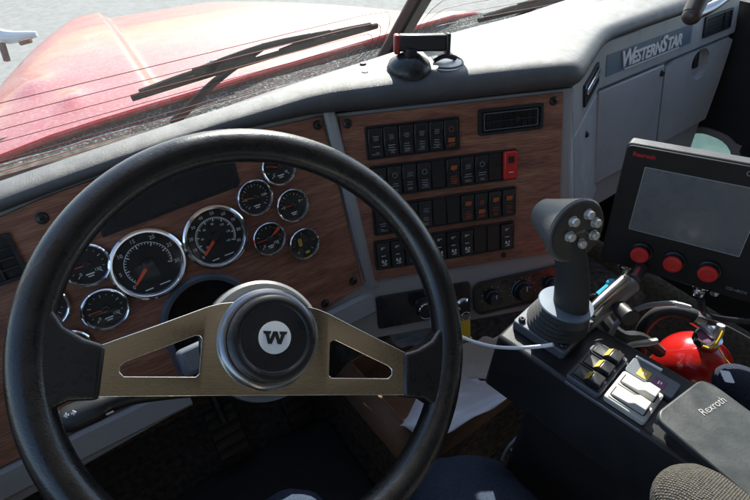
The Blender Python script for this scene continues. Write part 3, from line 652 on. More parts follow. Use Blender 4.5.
# ------------------------------------------------------------------ steering column and wheel
sc_ = thing('steering_column', 'black steering column with turn signal stalk behind the wheel', 'steering column', F_WHEEL @ Matrix.Rotation(R(27.6), 4, 'Z'))
m = MB(); m.lathe([(.040, -.30), (.043, -.16), (.050, -.15), (.050, -.085), (.042, -.078), (.040, -.055), (.030, -.052), (.030, -.03)], 32); m.build('shroud', 'black', sc_)
m = MB(); m.box((-.05, .012, -.13), (.07, .035, .05)); so_ = m.build('switch_pod', 'slate', sc_, bevel=.006)
Xi = (F_WHEEL @ Matrix.Rotation(R(27.6), 4, 'Z')).inverted()
P = [Xi @ Vector(p) for p in ((0.0569, 0.4522, 0.8047), (0.0011, 0.4686, 0.822), (-0.0383, 0.481, 0.831), (-0.0652, 0.4849, 0.8321))]
MB().tube(P, [.009, .010, .012, .0145], 14).build('stalk', 'black', sc_)
P = [Xi @ Vector(p) for p in ((-0.0628, 0.4849, 0.8322), (-0.0746, 0.4855, 0.831), (-0.1037, 0.4891, 0.8289), (-0.1123, 0.4902, 0.8289), (-0.1162, 0.4908, 0.8284))]
tip = MB().tube(P, [.0150, .0165, .0165, .013, .006], 18).build('stalk_tip', 'black', sc_)
a_, b_ = Xi @ Vector((-0.0964, 0.4791, 0.852)), Xi @ Vector((-0.0866, 0.475, 0.8547)); dr = (b_-a_).normalized()
vw = (Xi @ Vector((0, 0, 1.38)) - a_).normalized(); yy = vw.cross(dr).normalized(); zz = dr.cross(yy)
XA = Matrix(((dr.x, yy.x, zz.x, a_.x), (dr.y, yy.y, zz.y, a_.y), (dr.z, yy.z, zz.z, a_.z), (0, 0, 0, 1))) @ TX(-.001, -.003, .0015)
m = MB()
for s in (-1, 1):
    m.prism([(s*.0015, -.0012), (s*.0040, -.0012), (s*.0040, -.0032), (s*.0080, 0), (s*.0040, .0032), (s*.0040, .0012), (s*.0015, .0012)][::s], 0, .0006, X=XA)
m.build('arrow_print', 'white_print', tip)
m = MB(); 
for p in ((-0.0191, 0.4698, 0.8328), (-0.0621, 0.4674, 0.8326)): m.box(Xi @ Vector(p), (.008, .002, .006))
m.build('stalk_print', 'dim_print', sc_)

sw = thing('steering_wheel', 'black leather steering wheel with two brushed steel spokes, turned clockwise', 'steering wheel', F_WHEEL)
RC, RT = .2170, .0178
m = MB(); n1, n2 = 120, 20; vs, fs = [], []
for i in range(n1):
    a = 2*pi*i/n1
    for j in range(n2):
        b = 2*pi*j/n2; rr = RT*(1+.05*cos(2*b)); q = RC+rr*cos(b); vs.append((q*cos(a), q*sin(a), rr*1.05*sin(b)))
for i in range(n1):
    for j in range(n2): fs.append((i*n2+j, ((i+1) % n1)*n2+j, ((i+1) % n1)*n2+(j+1) % n2, i*n2+(j+1) % n2))
m.add(vs, fs); rim = m.build('rim', 'leather', sw, ang=180)
for b in (0.15, pi+.1): MB().tube([((RC+RT*1.0*cos(b))*cos(2*pi*k/120), (RC+RT*1.0*cos(b))*sin(2*pi*k/120), RT*1.02*sin(b)) for k in range(121)], .0007, 5, smooth=1).build('seam', 'black', rim)
for s in (-1, 1):
    g_ = MB(); g_.prism([(s*.1535, -.0115), (s*.172, -.006), (s*.190, .004), (s*.2165, .040), (s*.218, -.01), (s*.205, -.080), (s*.190, -.069), (s*.178, -.062), (s*.1535, -.061)][::s], -.017, .012)
    g_.build('grip', 'leather', sw, bevel=.005, seg=3)
# spoke plate with two openings (built as a strip mesh around the holes)
from mathutils.geometry import delaunay_2d_cdt
def spoke_plate():
    H = [(.068, -.003), (.0705, .0005), (.075, .0005), (.1355, -.0265), (.1395, -.0305), (.1395, -.0360), (.1355, -.0400), (.071, -.0400), (.068, -.0370)]
    O = [(.0645, -.0585), (.158, -.0585), (.158, -.0115), (.112, .0090), (.0645, .0310), (.052, .0350), (.040, .0370)]
    out = O + [(-x, y) for x, y in O[::-1]]; h1 = H; h2 = [(-x, y) for x, y in H]
    vs = [Vector(p) for p in out+h1+h2]; ed = []; b = 0
    for l in (len(out), len(h1), len(h2)): ed += [(b+i, b+(i+1) % l) for i in range(l)]; b += l
    ed += [(0, 4), (len(out)-1, len(out)-5)]
    V, E_, Fc, *_ = delaunay_2d_cdt(vs, ed, [], 1, 1e-7)
    def inside(p, poly):
        c = False
        for i in range(len(poly)):
            (x1, y1), (x2, y2) = poly[i], poly[i-1]
            if (y1 > p.y) != (y2 > p.y) and p.x < (x2-x1)*(p.y-y1)/(y2-y1)+x1: c = not c
        return c
    tri = []
    for f in Fc:
        c = sum((V[i] for i in f), Vector((0, 0)))/len(f)
        if inside(c, out) and not inside(c, h1) and not inside(c, h2): tri.append(tuple(f))
    n = len(V); ec = {}
    for f in tri:
        for i in range(len(f)): e = (f[i], f[(i+1) % len(f)]); ec[e] = 1
    fs = [tuple(n+i for i in f) for f in tri] + [tuple(f[::-1]) for f in tri] + [(a, b_, n+b_, n+a) for (a, b_) in ec if (b_, a) not in ec]
    zz_ = lambda v: .13*max(0, abs(v.x)-.0645)
    m = MB(); m.add([(v.x, v.y, -.007+zz_(v)) for v in V]+[(v.x, v.y, -.003+zz_(v)) for v in V], fs); return m.build('spoke_plate', 'brushed', sw, bevel=.0007)
spoke_plate()
m = MB(); m.lathe([(.030, -.055), (.060, -.050), (.067, -.040), (.067, -.030), (.063, -.026), (.050, -.024), (1e-6, -.024)], 56); m.build('hub_ring', 'hub_grey', sw)
m = MB(); m.lathe([(.032, -.0585), (.064, -.054), (.0685, -.043), (.0675, -.041)], 40); m.build('hub_glare_cover', 'matte_black', sw)  # added matte cover, keeps the sunlit hub metal out of the gauge reflections
m = MB(); m.lathe([(.050, -.0235), (.050, -.0036)], 40); m.build('hub_core', 'steel', sw)
m = MB(); m.lathe([(.0535, -.0030), (.0540, -.001), (.0515, .003), (.0470, .005), (.0455, .005), (.0450, .000)], 64); m.build('horn_bezel', 'bezel_steel', sw)
m = MB(); m.lathe([(.0450, .000), (.0450, .019), (.0435, .0245), (.0405, .0265), (.036, .0265), (.034, .0252), (.020, .0260), (1e-6, .0265)], 56); hc = m.build('horn_button', 'satin_black', sw)
m = MB(); m.lathe([(.0166, .0255), (.0166, .0268), (1e-6, .0270)], 40); em = m.build('emblem', 'white_print', hc)
wv = [(-.0125, .0062), (-.0040, .0062), (-.0052, .0030), (-.0062, .0030), (-.0050, -.0020), (-.0022, .0062), (.0022, .0062), (.0050, -.0020), (.0062, .0030), (.0052, .0030), (.0040, .0062), (.0125, .0062), (.0115, .0034), (.0100, .0034), (.0068, -.0065), (.0030, -.0065), (0, .0015), (-.0030, -.0065), (-.0068, -.0065), (-.0100, .0034), (-.0115, .0034)]
MB().prism(wv[::-1], .0269, .0274).build('letter', 'black', hc)

# ------------------------------------------------------------------ control console
KX = F_CONSOLE
co = thing('control_console', 'dark slate control console with rocker switches beside the driver seat', 'console', KX)
m = MB(); m.prism([(-.031, .150), (.095, .150), (.095, -.16), (-.031, -.16)], -.115, -.004, top=[(-.027, .147), (.092, .147), (.092, -.16), (-.027, -.16)]); m.build('body', 'console', co, bevel=.006)
m = MB(); m.prism([(-.0, .09), (.08, .09), (.08, -.12), (-.0, -.12)], -.66, -.116); m.build('pedestal', 'matte_black', co, bevel=.01)
MB().box((-.0262, -.010, -.008), (.0016, .10, .006)).build('edge_trim', 'aluminium', co, bevel=.0006)
# black three-switch module
m = MB(); m.prism(rrect(.0165, .0195, .082, .046, .004), -.004, .004); m.build('switch_housing', 'slate', co, bevel=.0015)
for k in range(3):
    u_ = -.010 + .0262*k
    m = MB(); m.ring(rrect(u_, .0195, .0225, .040, .002), rrect(u_, .0195, .0185, .036, .002), .004, .0058); hs = m.build('switch_bezel', 'satin_black', co)
    m = MB(); a, b = .0088, .0175
    m.add([(-a, -b, 0), (a, -b, 0), (a, b, 0), (-a, b, 0), (-a, -b, .010), (a, -b, .010), (-a, -.004, .0105), (a, -.004, .0105), (-a, .002, .0035), (a, .002, .0035), (-a, b, .003), (a, b, .003)],
          [(0, 3, 2, 1), (0, 1, 5, 4), (2, 3, 10, 11), (4, 5, 7, 6), (6, 7, 9, 8), (8, 9, 11, 10), (0, 4, 6, 8, 10, 3), (1, 2, 11, 9, 7, 5)], X=TX(u_, .0195, .0045))
    ro = m.build('rocker', 'satin_black', co, bevel=.0008)
    m = MB(); m.box((u_, .0175, .0120), (.0150, .0080, .0005), X=Matrix.Translation((u_, .0185, .0105)) @ Matrix.Rotation(R(-49), 4, 'X') @ Matrix.Translation((-u_, -.0175, -.0105)) ); m.build('legend', 'dull_yellow', ro)
# ivory two-switch module
m = MB(); m.prism(rrect(.0075, -.0335, .056, .053, .004), -.004, .005); m.build('switch_housing', 'ivory', co, bevel=.0015)
for k in range(2):
    u_ = -.0055 + .0265*k
    MB().ring(rrect(u_, -.0335, .0235, .048, .003), rrect(u_, -.0335, .0195, .044, .003), .005, .0062).build('switch_bezel', 'ivory', co)
    MB().prism(rrect(u_, -.0335, .0198, .0445, .003), .0049, .0054).build('rocker_gap_shade', 'black', co)  # shadow lines around the ivory rocker, put in as a black sheet
    m = MB(); a, b = .0084, .0205
    m.add([(-a, -b, 0), (a, -b, 0), (a, b, 0), (-a, b, 0), (-a, -b, .0115), (a, -b, .0115), (-a, -.006, .012), (a, -.006, .012), (-a, .000, .0055), (a, .000, .0055), (-a, b, .004), (a, b, .004)],
          [(0, 3, 2, 1), (0, 1, 5, 4), (2, 3, 10, 11), (4, 5, 7, 6), (6, 7, 9, 8), (8, 9, 11, 10), (0, 4, 6, 8, 10, 3), (1, 2, 11, 9, 7, 5)], X=TX(u_, -.0335, .0052))
    m.build('rocker', 'ivory', co, bevel=.0012)
# label panel with yellow and purple squares
MB().prism(rrect(.0525, -.0375, .030, .062, .003), -.004, .003).build('label_panel', 'slate', co, bevel=.001)
for (v_, mt) in ((-.0275, 'dull_yellow'), (-.0475, 'purple')):
    lo = MB().prism(rrect(.0495, v_, .0155, .0150, .001), .0028, .0036).build('label', mt, co)
    m = MB(); m.box((.0495, v_+.001, .0038), (.006, .0016, .0004)); m.box((.0505, v_-.002, .0038), (.004, .0016, .0004)); m.build('label_mark', 'white_print', lo)
MB().box((.070, -.028, .002), (.003, .034, .004), X=TX(0, 0, 0, .05)).build('cable_clip', 'white_cord', co)

# ------------------------------------------------------------------ joystick
JX = KX @ TX(.050, .100, -.004)
jo = thing('joystick', 'black joystick with six silver buttons on its tilted head', 'joystick', JX)
m = MB(); m.prism(rrect(-.004, 0, .096, .082, .006), 0, .016); m.build('base_plate', 'slate', jo, bevel=.002)
for (x, y) in ((-.043, .032), (-.043, -.032), (.036, -.033), (.036, .032)):
    s = MB(); s.lathe([(.005, .016), (.005, .019), (.0035, .021), (.002, .021), (.0018, .019), (1e-6, .019)], 14); o = s.build('screw', 'satin_black', jo); o.location = (x, y, 0)
Ji = JX.inverted()
dc = Ji @ Vector((0.4577, 0.2412, 0.9069)); hd = Ji @ Vector((0.448, 0.2526, 1.02)); bk = Ji @ Vector((0.4589, 0.3072, 1.008))
pr = [(.041, .016)]
for k in range(5): z = .018 + (dc.z-.024)*k/5; r_ = .040-.012*k/5; pr += [(r_, z), (r_+.0025, z+.003), (r_-.0025, z+.0065)]
pr += [(.024, dc.z-.002)]
vs = MB(); vs.lathe(pr, 36)
vs.v = [(x+dc.x*(z/dc.z), y+dc.y*(z/dc.z), z) for x, y, z in vs.v]; vs.build('boot', 'rubber', jo)
m = MB(); m.lathe([(.020, -.004), (.0335, -.0018), (.0345, 0), (.0335, .0015), (.018, .0025)], 48, X=Matrix.Translation(dc) @ Matrix.Rotation(R(6), 4, 'Y')); m.build('collar_disc', 'collar_blue', jo)
stick = [Ji @ Vector(p) for p in ((0.4616, 0.2291, 0.882), (0.4617, 0.2379, 0.911), (0.4612, 0.2456, 0.9431), (0.4573, 0.2527, 0.9723), (0.4498, 0.2614, 0.9976), (0.449, 0.269, 1.011))]
m = MB(); m.tube(stick, [.0215, .0215, .0200, .0185, .0200, .0210], 20); m.build('grip', 'rubber', jo)
ax = (hd-bk); Ln = ax.length; XH = Matrix.Translation(bk) @ ax.to_track_quat('Z', 'Y').to_matrix().to_4x4()
m = MB(); m.lathe([(1e-6, -.004), (.012, -.003), (.0190, .001), (.0215, .009), (.0375, Ln-.005), (.0390, Ln-.001), (.0375, Ln+.002), (.0345, Ln+.0025), (1e-6, Ln+.0025)], 44, X=XH); m.build('head', 'head_grey', jo)
m = MB(); m.lathe([(.0345, Ln+.0024), (.0345, Ln+.0034), (.0325, Ln+.0036), (1e-6, Ln+.0036)], 40, X=XH); fp = m.build('button_plate', 'satin_black', jo)
XHi = XH.inverted(); cen = Vector((0, 0, Ln+.0036))
for p in ((0.449, 0.2606, 1.029), (0.4662, 0.2553, 1.035), (0.4729, 0.2451, 1.03), (0.4641, 0.2383, 1.017), (0.4468, 0.2429, 1.01), (0.4394, 0.254, 1.016)):
    q = XHi @ (Ji @ Vector(p)); e = XHi @ (Ji @ Vector((0, 0, 1.38))); t_ = (Ln+.0036-e.z)/(q.z-e.z); q = e + (q-e)*t_
    r_ = math.hypot(q.x, q.y); s_ = min(1, .0235/max(r_, 1e-4))
    m = MB(); m.lathe([(.0062, -.001), (.0062, .001)], 18); m.lathe([(.0052, .001), (.0052, .005), (.0045, .0068), (.002, .0076), (1e-6, .0077)], 20)
    m.v = [tuple(XH @ Vector((x+q.x*s_, y+q.y*s_, z+Ln+.0036))) for x, y, z in m.v]; m.build('button', 'button_silver', jo)
m = MB(); m.text('Rexroth', .0058, XH @ TX(0, 0, Ln+.0038, 0)); m.build('lettering', 'dim_print', fp)
m = MB(); m.box(Ji @ Vector((0.4262, 0.2657, 0.9952)), (.007, .006, .006)); m.build('trigger', 'aluminium', jo, bevel=.002)

# ------------------------------------------------------------------ wrist pad, armrest
WX = Matrix.Translation((.452, .096, .852)) @ Matrix.Rotation(R(-2), 4, 'Z')
wp = thing('wrist_pad', 'flat dark grey wrist rest plate with rounded corners and lettering', 'wrist rest', WX)
MB().prism(rrect(.050, -.068, .1, .135, .016, 8), -.010, 0).build('plate', 'plate', wp, bevel=.002)
MB().prism(rrect(.050, -.070, .075, .11, .01), -.045, -.0105).build('mount_block', 'matte_black', wp)
ta, tb = Vector((0.4958, 0.0657, 0.852)), Vector((0.5438, 0.0602, 0.852)); tc_ = WX.inverted() @ ((ta+tb)/2); d_ = WX.inverted().to_3x3() @ (tb-ta)
m = MB(); m.text('Rexroth', .0125, TX(tc_.x, tc_.y, .0004, math.atan2(d_.y, d_.x)), ext=.0003); m.build('lettering', 'dim_print', wp)

ar = thing('seat_armrest', 'rounded grey knit fabric armrest at the bottom right corner', 'armrest', Matrix.Translation((0.3888, -0.02, 0.845)))
A0, A1 = Vector((0.3775, 0.0179, 0.8745)), Vector((0.3556, -0.0745, 0.8935))
m = MB(); P = [A0, A0.lerp(A1, .25), A0.lerp(A1, .6), A1]
d = (A1-A0).normalized()
pp_ = [A0 - d*.030, A0 - d*.026, A0 - d*.014, A0 + d*.004, A0 + d*.03, A0 + d*.08, A1]
m.tube(pp_, [.004, .018, .032, .0395, .042, .043, .043], 28, smooth=3, X=Matrix.Translation(-Vector((0.3888, -0.02, 0.845)))); m.build('cushion', 'knit', ar, ang=180)

# ------------------------------------------------------------------ monitor
mo = thing('monitor', 'black control monitor with three red knobs and a blank screen', 'monitor', F_MONITOR)
m = MB(); m.prism(rrect(.0145, -.0205, .227, .199, .006), -.026, -.002); m.build('housing', 'console', mo, bevel=.003)
m = MB(); m.prism(rrect(.0145, -.0205, .223, .195, .006), -.002, .002); fr_ = m.build('front_panel', 'monitor_body', mo, bevel=.0015)
m = MB(); m.prism(rrect(.0025, -.0003, .1410, .0990, .001), .002, .0026); m.build('screen', 'screen', mo)
m = MB(); m.ring(rrect(.0025, -.0003, .1430, .1010, .001), rrect(.0025, -.0003, .1410, .0990, .001), .002, .0029); m.build('screen_border', 'dim_print', mo)
for k in range(3):
    u_ = -.0434 + .0448*k
    m = MB(); m.lathe([(.0155, .002), (.0155, .007), (.0135, .0085), (.0125, .0160), (.0105, .0168)], 30, X=TX(u_, -.0823)); ko = m.build('knob', 'black', mo)
    m = MB(); m.lathe([(.0128, .0150), (.0122, .0178), (.0085, .0182), (.008, .0175), (1e-6, .0175)], 28, X=TX(u_, -.0823)); m.build('knob_cap', 'red_paint', ko)
    m = MB(); m.box((u_, -.0823, .0179), (.008, .0012, .0004)); m.box((u_, -.0823, .01795), (.0012, .008, .0004)); m.build('knob_mark', 'red_trim', ko)
m = MB(); m.text('Rexroth', .0088, TX(-.0735, .0655, .0022), ext=.0002, bold=.0001); m.build('lettering', 'red_paint', mo)
m = MB(); m.text('CD-vBOX', .0060, TX(.0860, -.1040, .0022)); m.build('lettering', 'dim_print', mo)
m = MB(); m.ring(circle(.050, .068, .0035, 12), circle(.050, .068, .0026, 12), .002, .0024); m.build('corner_mark', 'dim_print', mo)
for (x, r, l, mt) in ((-.062, .008, .018, 'steel'), (.045, .0085, .020, 'chrome'), (.064, .0055, .012, 'steel'), (-.040, .006, .014, 'steel')):
    m = MB(); m.cyl((x, -.119, -.014), (x, -.119-l, -.014), r, r, 14); m.cyl((x, -.119-l*.4, -.014), (x, -.119-l*.65, -.014), r*1.25, r*1.25, 8); m.build('connector', mt, mo)

# monitor arm
am = thing('monitor_mount', 'grey ball-joint arm holding up the monitor', 'mount arm', Matrix.Translation((0.5464, 0.2373, 0.8462)))
Ai = Matrix.Translation(-Vector((0.5464, 0.2373, 0.8462)))
m = MB(); m.tube([(0.4885, 0.2428, 0.7892), (0.5321, 0.243, 0.8188), (0.5847, 0.2433, 0.8391), (0.6253, 0.2423, 0.85)], [.010, .012, .0135, .0125], 16, X=Ai); m.build('arm', 'aluminium', am)
m = MB(); m.tube([(0.4738, 0.2439, 0.8114), (0.5191, 0.2432, 0.8414), (0.566, 0.2446, 0.8588), (0.6085, 0.2463, 0.8659)], [.006, .007, .008, .009], 12, X=Ai); m.build('clamp_half', 'steel', am)
m = MB(); m.cyl((0.6281, 0.2438, 0.8533), (0.6659, 0.2554, 0.8512), .0105, .0095, 16, X=Ai); m.build('ball_post', 'steel', am)
m = MB(); m.cyl((0.5771, 0.2291, 0.8433), (0.5658, 0.2018, 0.8477), .010, .014, 10, X=Ai); m.build('clamp_knob', 'black', am, bevel=.002)
m = MB(); m.cyl((0.4885, 0.2428, 0.7892), (0.487, 0.2469, 0.7067), .017, .02, 14, X=Ai); m.build('socket', 'black', am)

bc = thing('blue_connector', 'bright cyan plastic connector beside the monitor arm', 'connector', Matrix.Translation((0.6189, 0.2703, 0.8186)))
Bi = Matrix.Translation(-Vector((0.6189, 0.2703, 0.8186)))
m = MB(); m.tube([(0.6041, 0.2732, 0.8116), (0.6152, 0.2704, 0.8163), (0.628, 0.27, 0.8245)], [.006, .008, .007], 8, smooth=2, X=Bi); m.build('plug_body', 'cyan_plastic', bc)
m = MB(); m.sphere((0.6286, 0.2708, 0.8257), .009, X=Bi, n=10, m=6); m.build('plug_tip', 'cyan_plastic', bc)
m = MB(); m.tube([(0.6041, 0.2732, 0.8116), (0.6065, 0.2839, 0.7925), (0.618, 0.2714, 0.7258)], .004, 8, X=Bi); m.build('lead', 'black', bc)

# ------------------------------------------------------------------ fire extinguisher
ec = Vector((0.7684, 0.15, 0.6769)); top = ec.z
fe = thing('fire_extinguisher', 'red fire extinguisher with dial gauge and black hose behind the wrist rest', 'fire extinguisher', Matrix.Translation((ec.x, ec.y, .02)))
zt = ec.z + .042; H = zt-.02; rE = .0625
m = MB(); m.lathe([(rE*.9, 0), (rE, .01), (rE, H-.075)] + [(rE*cos(R(a)), H-.075+.065*sin(R(a))) for a in range(10, 75, 8)] + [(.018, H-.008), (.018, H)], 48); m.build('cylinder', 'red_ext', fe)
m = MB(); m.lathe([(rE+.0006, H-.26), (rE+.0006, H-.098)], 48); m.build('label_band', 'cardboard', fe)
m = MB(); m.lathe([(.018, H), (.018, H+.006), (.012, H+.008), (.012, H+.020), (.009, H+.024), (1e-6, H+.024)], 24); m.build('valve', 'steel', fe)
Ei = Matrix.Translation((-ec.x, -ec.y, -.02))
gx = Vector((0.7302, 0.1493, 0.7517)); vd = (Vector((0, 0, 1.38))-gx).normalized(); XG = Ei @ Matrix.Translation(gx) @ (vd*.4+Vector((0, 0, 1))).to_track_quat('Z', 'Y').to_matrix().to_4x4()
m = MB(); m.lathe([(.016, -.010), (.0165, .002), (.0155, .005), (.0125, .005), (.0120, .003)], 28, X=XG, caps=False); gq = m.build('pressure_gauge', 'chrome', fe)
m = MB(); m.lathe([(.0150, .002), (1e-6, .0022)], 24, X=XG); m.build('gauge_face', 'purple', gq)
m = MB(); m.tube([(0.7402, 0.1781, 0.7633), (0.7412, 0.1569, 0.7587), (0.7404, 0.1395, 0.7567), (0.7438, 0.1424, 0.7774)], [.008, .007, .008, .006], 10, X=Ei); m.build('handle', 'aluminium', fe)
m = MB(); m.tube([(0.7442, 0.1754, 0.7633), (0.7373, 0.1851, 0.7682), (0.7246, 0.2072, 0.7658), (0.7156, 0.2237, 0.7449), (0.7129, 0.2305, 0.703), (0.7277, 0.222, 0.6425)], .0105, 12, X=Ei); m.build('hose', 'rubber', fe)
m = MB(); m.cyl((0.7479, 0.1662, 0.7599), (0.7411, 0.1794, 0.7652), .0125, .0125, 12, X=Ei); m.build('hose_fitting', 'steel', fe)
m = MB(); m.tube([(0.7092, 0.141, 0.7526), (0.7137, 0.1316, 0.7542), (0.7219, 0.1304, 0.7663), (0.7337, 0.1341, 0.7779)], .0022, 6, X=Ei); m.tube([(0.7195, 0.1296, 0.764), (0.7146, 0.1149, 0.754), (0.7193, 0.0879, 0.7384)], .0011, 6, X=Ei); m.build('safety_seal', 'yellow', fe)

def cable(name, label, pts, r, mt, cat='cable', n=8):
    o = Vector(pts[0]); t = MB().tube([Vector(p)-o for p in pts], r, n).build(name, mt); t.location = o; return tag(t, label, cat)
cable('grey_hose', 'grey hose arching below the monitor with a white tip', [(0.5846, 0.2089, 0.673), (0.584, 0.2223, 0.7479), (0.5995, 0.2288, 0.7959), (0.6344, 0.2212, 0.812), (0.6697, 0.21, 0.8094), (0.6988, 0.1992, 0.8027)], .0042, 'grey_hose', 'hose')
cable('white_plug', 'white plug on the end of the grey hose', [(0.6914, 0.2023, 0.8055), (0.7043, 0.1936, 0.801), (0.719, 0.1853, 0.795)], [.0035, .0042, .003], 'white_cord', 'plug')
cable('braided_lead', 'silver braided lead crossing in front of the fire extinguisher', [(0.5992, 0.2118, 0.7479), (0.6197, 0.2037, 0.7538), (0.6386, 0.1931, 0.7562), (0.6537, 0.1852, 0.7585)], [.004, .0045, .0055, .005], 'steel', 'cable')
cable('thin_cable', 'thin blue-grey cable running along the dark door to the right', [(0.8653, 0.1914, 0.6742), (0.8925, 0.16, 0.6616), (0.92, 0.1225, 0.6434)], .0016, 'slate')
cable('black_cable', 'black cable loop under the control console', [(0.5599, 0.2493, 0.6026), (0.5591, 0.2294, 0.5515), (0.5803, 0.1992, 0.4895), (0.608, 0.1589, 0.4685), (0.6423, 0.1281, 0.4615)], .006, 'satin_black')
cable('black_cable', 'glossy black cable bundle behind the driver knee', [(0.4811, 0.2646, 0.4867), (0.5201, 0.2406, 0.4895), (0.5544, 0.2099, 0.4825), (0.6038, 0.1778, 0.4688)], .008, 'satin_black')
cable('pale_cable', 'pale thin cable hanging between cardboard box and driver knee', [(0.5267, 0.2696, 0.5691), (0.4921, 0.2631, 0.5393), (0.4656, 0.262, 0.5203), (0.454, 0.2595, 0.4945)], .003, 'grey_hose')
cable('white_string', 'white cord hanging from the wheel area to the joystick base', [(0.3813, 0.4, 0.7856), (0.3883, 0.3404, 0.7941), (0.3952, 0.2939, 0.8154), (0.3993, 0.2577, 0.8447), (0.4081, 0.2296, 0.8698), (0.4146, 0.2177, 0.8811)], .0026, 'white_cord', 'cord')

cable('red_wire', 'thin red wire poking out beside the three black rockers', [(0.5489, 0.2232, 0.7874), (0.5538, 0.2074, 0.7907), (0.567, 0.1961, 0.7885), (0.5853, 0.1833, 0.7728)], .0028, 'red_paint')
cable('white_cable', 'short white cable curling beside the joystick base', [(0.53, 0.2259, 0.8084), (0.5318, 0.2112, 0.8108), (0.5433, 0.1957, 0.8032), (0.5548, 0.1867, 0.7866)], .0030, 'white_cord')
cable('black_hose', 'black corrugated hose drooping under the monitor mount', [(0.6443, 0.2921, 0.7639), (0.6297, 0.2573, 0.751), (0.6351, 0.228, 0.7413), (0.6655, 0.2125, 0.7312), (0.7165, 0.1909, 0.6821)], .010, 'rubber', 'hose')
cable('black_lead', 'black lead hanging from the monitor connectors', [(0.6958, 0.1712, 0.8355), (0.7113, 0.1636, 0.8074), (0.7599, 0.1563, 0.7708), (0.8436, 0.1267, 0.736)], .005, 'satin_black')
cable('dark_cable', 'dark cable drooping across the gap under the armrest', [(0.5731, 0.2057, 0.4131), (0.6015, 0.1622, 0.3895), (0.6485, 0.1389, 0.3984), (0.7012, 0.1206, 0.4161)], .007, 'satin_black')
cable('silver_lever', 'silver seat lever glinting under the console', [(0.5373, 0.2178, 0.4631), (0.5477, 0.2131, 0.4811), (0.5723, 0.1876, 0.4727), (0.6016, 0.1561, 0.4615)], [.004, .006, .005, .003], 'steel', 'lever')
# pedals in the footwell
for (nm, lb, x_) in (('pedal', 'dark brake pedal deep in the footwell under the wheel hub', .10), ('pedal', 'dark accelerator pedal in the footwell nearest the cardboard box', .30)):
    t = thing(nm, lb, 'pedal', Matrix.Translation((x_, .80, .06)), 'foot pedals')
    MB().box((0, 0, .075), (.085, .02, .14), X=Matrix.Rotation(R(-35), 4, 'X')).build('pad', 'rubber', t, bevel=.006)
    for k in range(4): MB().box((0, -.012, .03+.03*k), (.075, .004, .010), X=Matrix.Rotation(R(-35), 4, 'X')).build('tread', 'matte_black', t)
    MB().tube([(0, .03, .12), (0, .12, .22), (0, .20, .36)], .012, 8).build('arm', 'satin_black', t)
tag(MB().prism(rrect(.12, .58, .50, .46, .05), .002, .012).build('floor_mat', 'rubber', bevel=.004), 'dark ribbed rubber mat on the floor under the steering wheel', 'floor mat')

# ------------------------------------------------------------------ phone mount on the dash
pm = thing('phone_mount', 'black phone mount with red-edged clamp standing on the dash pad', 'phone mount', Matrix.Translation((0.5402, 0.6843, 1.046)))
m = MB(); m.lathe([(.037, -.004), (.038, .006), (.034, .016), (.022, .024), (.016, .028), (1e-6, .028)], 36); m.build('suction_cup', 'satin_black', pm)
m = MB(); m.cyl((0, 0, .018), (0, -.004, .040), .012, .010, 16); m.build('neck', 'black', pm)
XM = Matrix.Translation((.025, .0, .043)) @ Matrix.Rotation(R(-33), 4, 'Z') @ Matrix.Rotation(R(-12), 4, 'X')
m = MB(); m.box((0, 0, 0), (.080, .032, .026), X=XM); m.build('clamp_body', 'black', pm, bevel=.004)
m = MB(); m.box((-.042, -.001, -.002), (.010, .034, .030), X=XM); m.build('clamp_jaw', 'clamp_red', pm, bevel=.003)
m = MB(); m.box((.042, -.001, -.002), (.008, .030, .034), X=XM); m.build('clamp_jaw', 'black', pm, bevel=.003)
ck = thing('round_clip', 'flat white disc clip lying beside the phone mount', 'clip', Matrix.Translation((0.6069, 0.6717, 1.046)))
m = MB(); m.lathe([(.036, .0), (.036, .004), (.033, .006), (1e-6, .006)], 36); m.build('disc', 'white_paint', ck)
m = MB(); m.tube([(-.02, .006, .010), (.0, .0, .016), (.02, -.006, .010)], .0045, 8); m.build('lever', 'black', ck)
m = MB(); m.tube([(.032*cos(R(a)), .032*sin(R(a)), .006) for a in range(-150, 20, 12)], .002, 6, smooth=1); m.build('edge', 'black', ck)

# grab handle at the top right
gh = thing('grab_handle', 'dark bent grab handle at the top right edge', 'handle', Matrix.Translation((1.077, 0.515, 1.088)))
Gi = Matrix.Translation(-Vector((1.077, 0.515, 1.088)))
m = MB(); m.tube([(1.15, 0.5382, 1.16), (1.11, 0.5272, 1.123), (1.079, 0.5159, 1.091)], [.018, .018, .017], 14, smooth=3, X=Gi); m.build('bar', 'dark_brown', gh)
m = MB(); m.tube([(1.079, 0.5149, 1.089), (1.123, 0.5078, 1.097), (1.171, 0.5056, 1.111), (1.216, 0.4959, 1.132)], [.013, .010, .008, .008], 12, X=Gi); m.build('strut', 'steel', gh)
m = MB(); m.sphere((1.079, 0.5149, 1.089), .0175, X=Gi, n=14, m=8); m.build('elbow', 'dark_brown', gh)

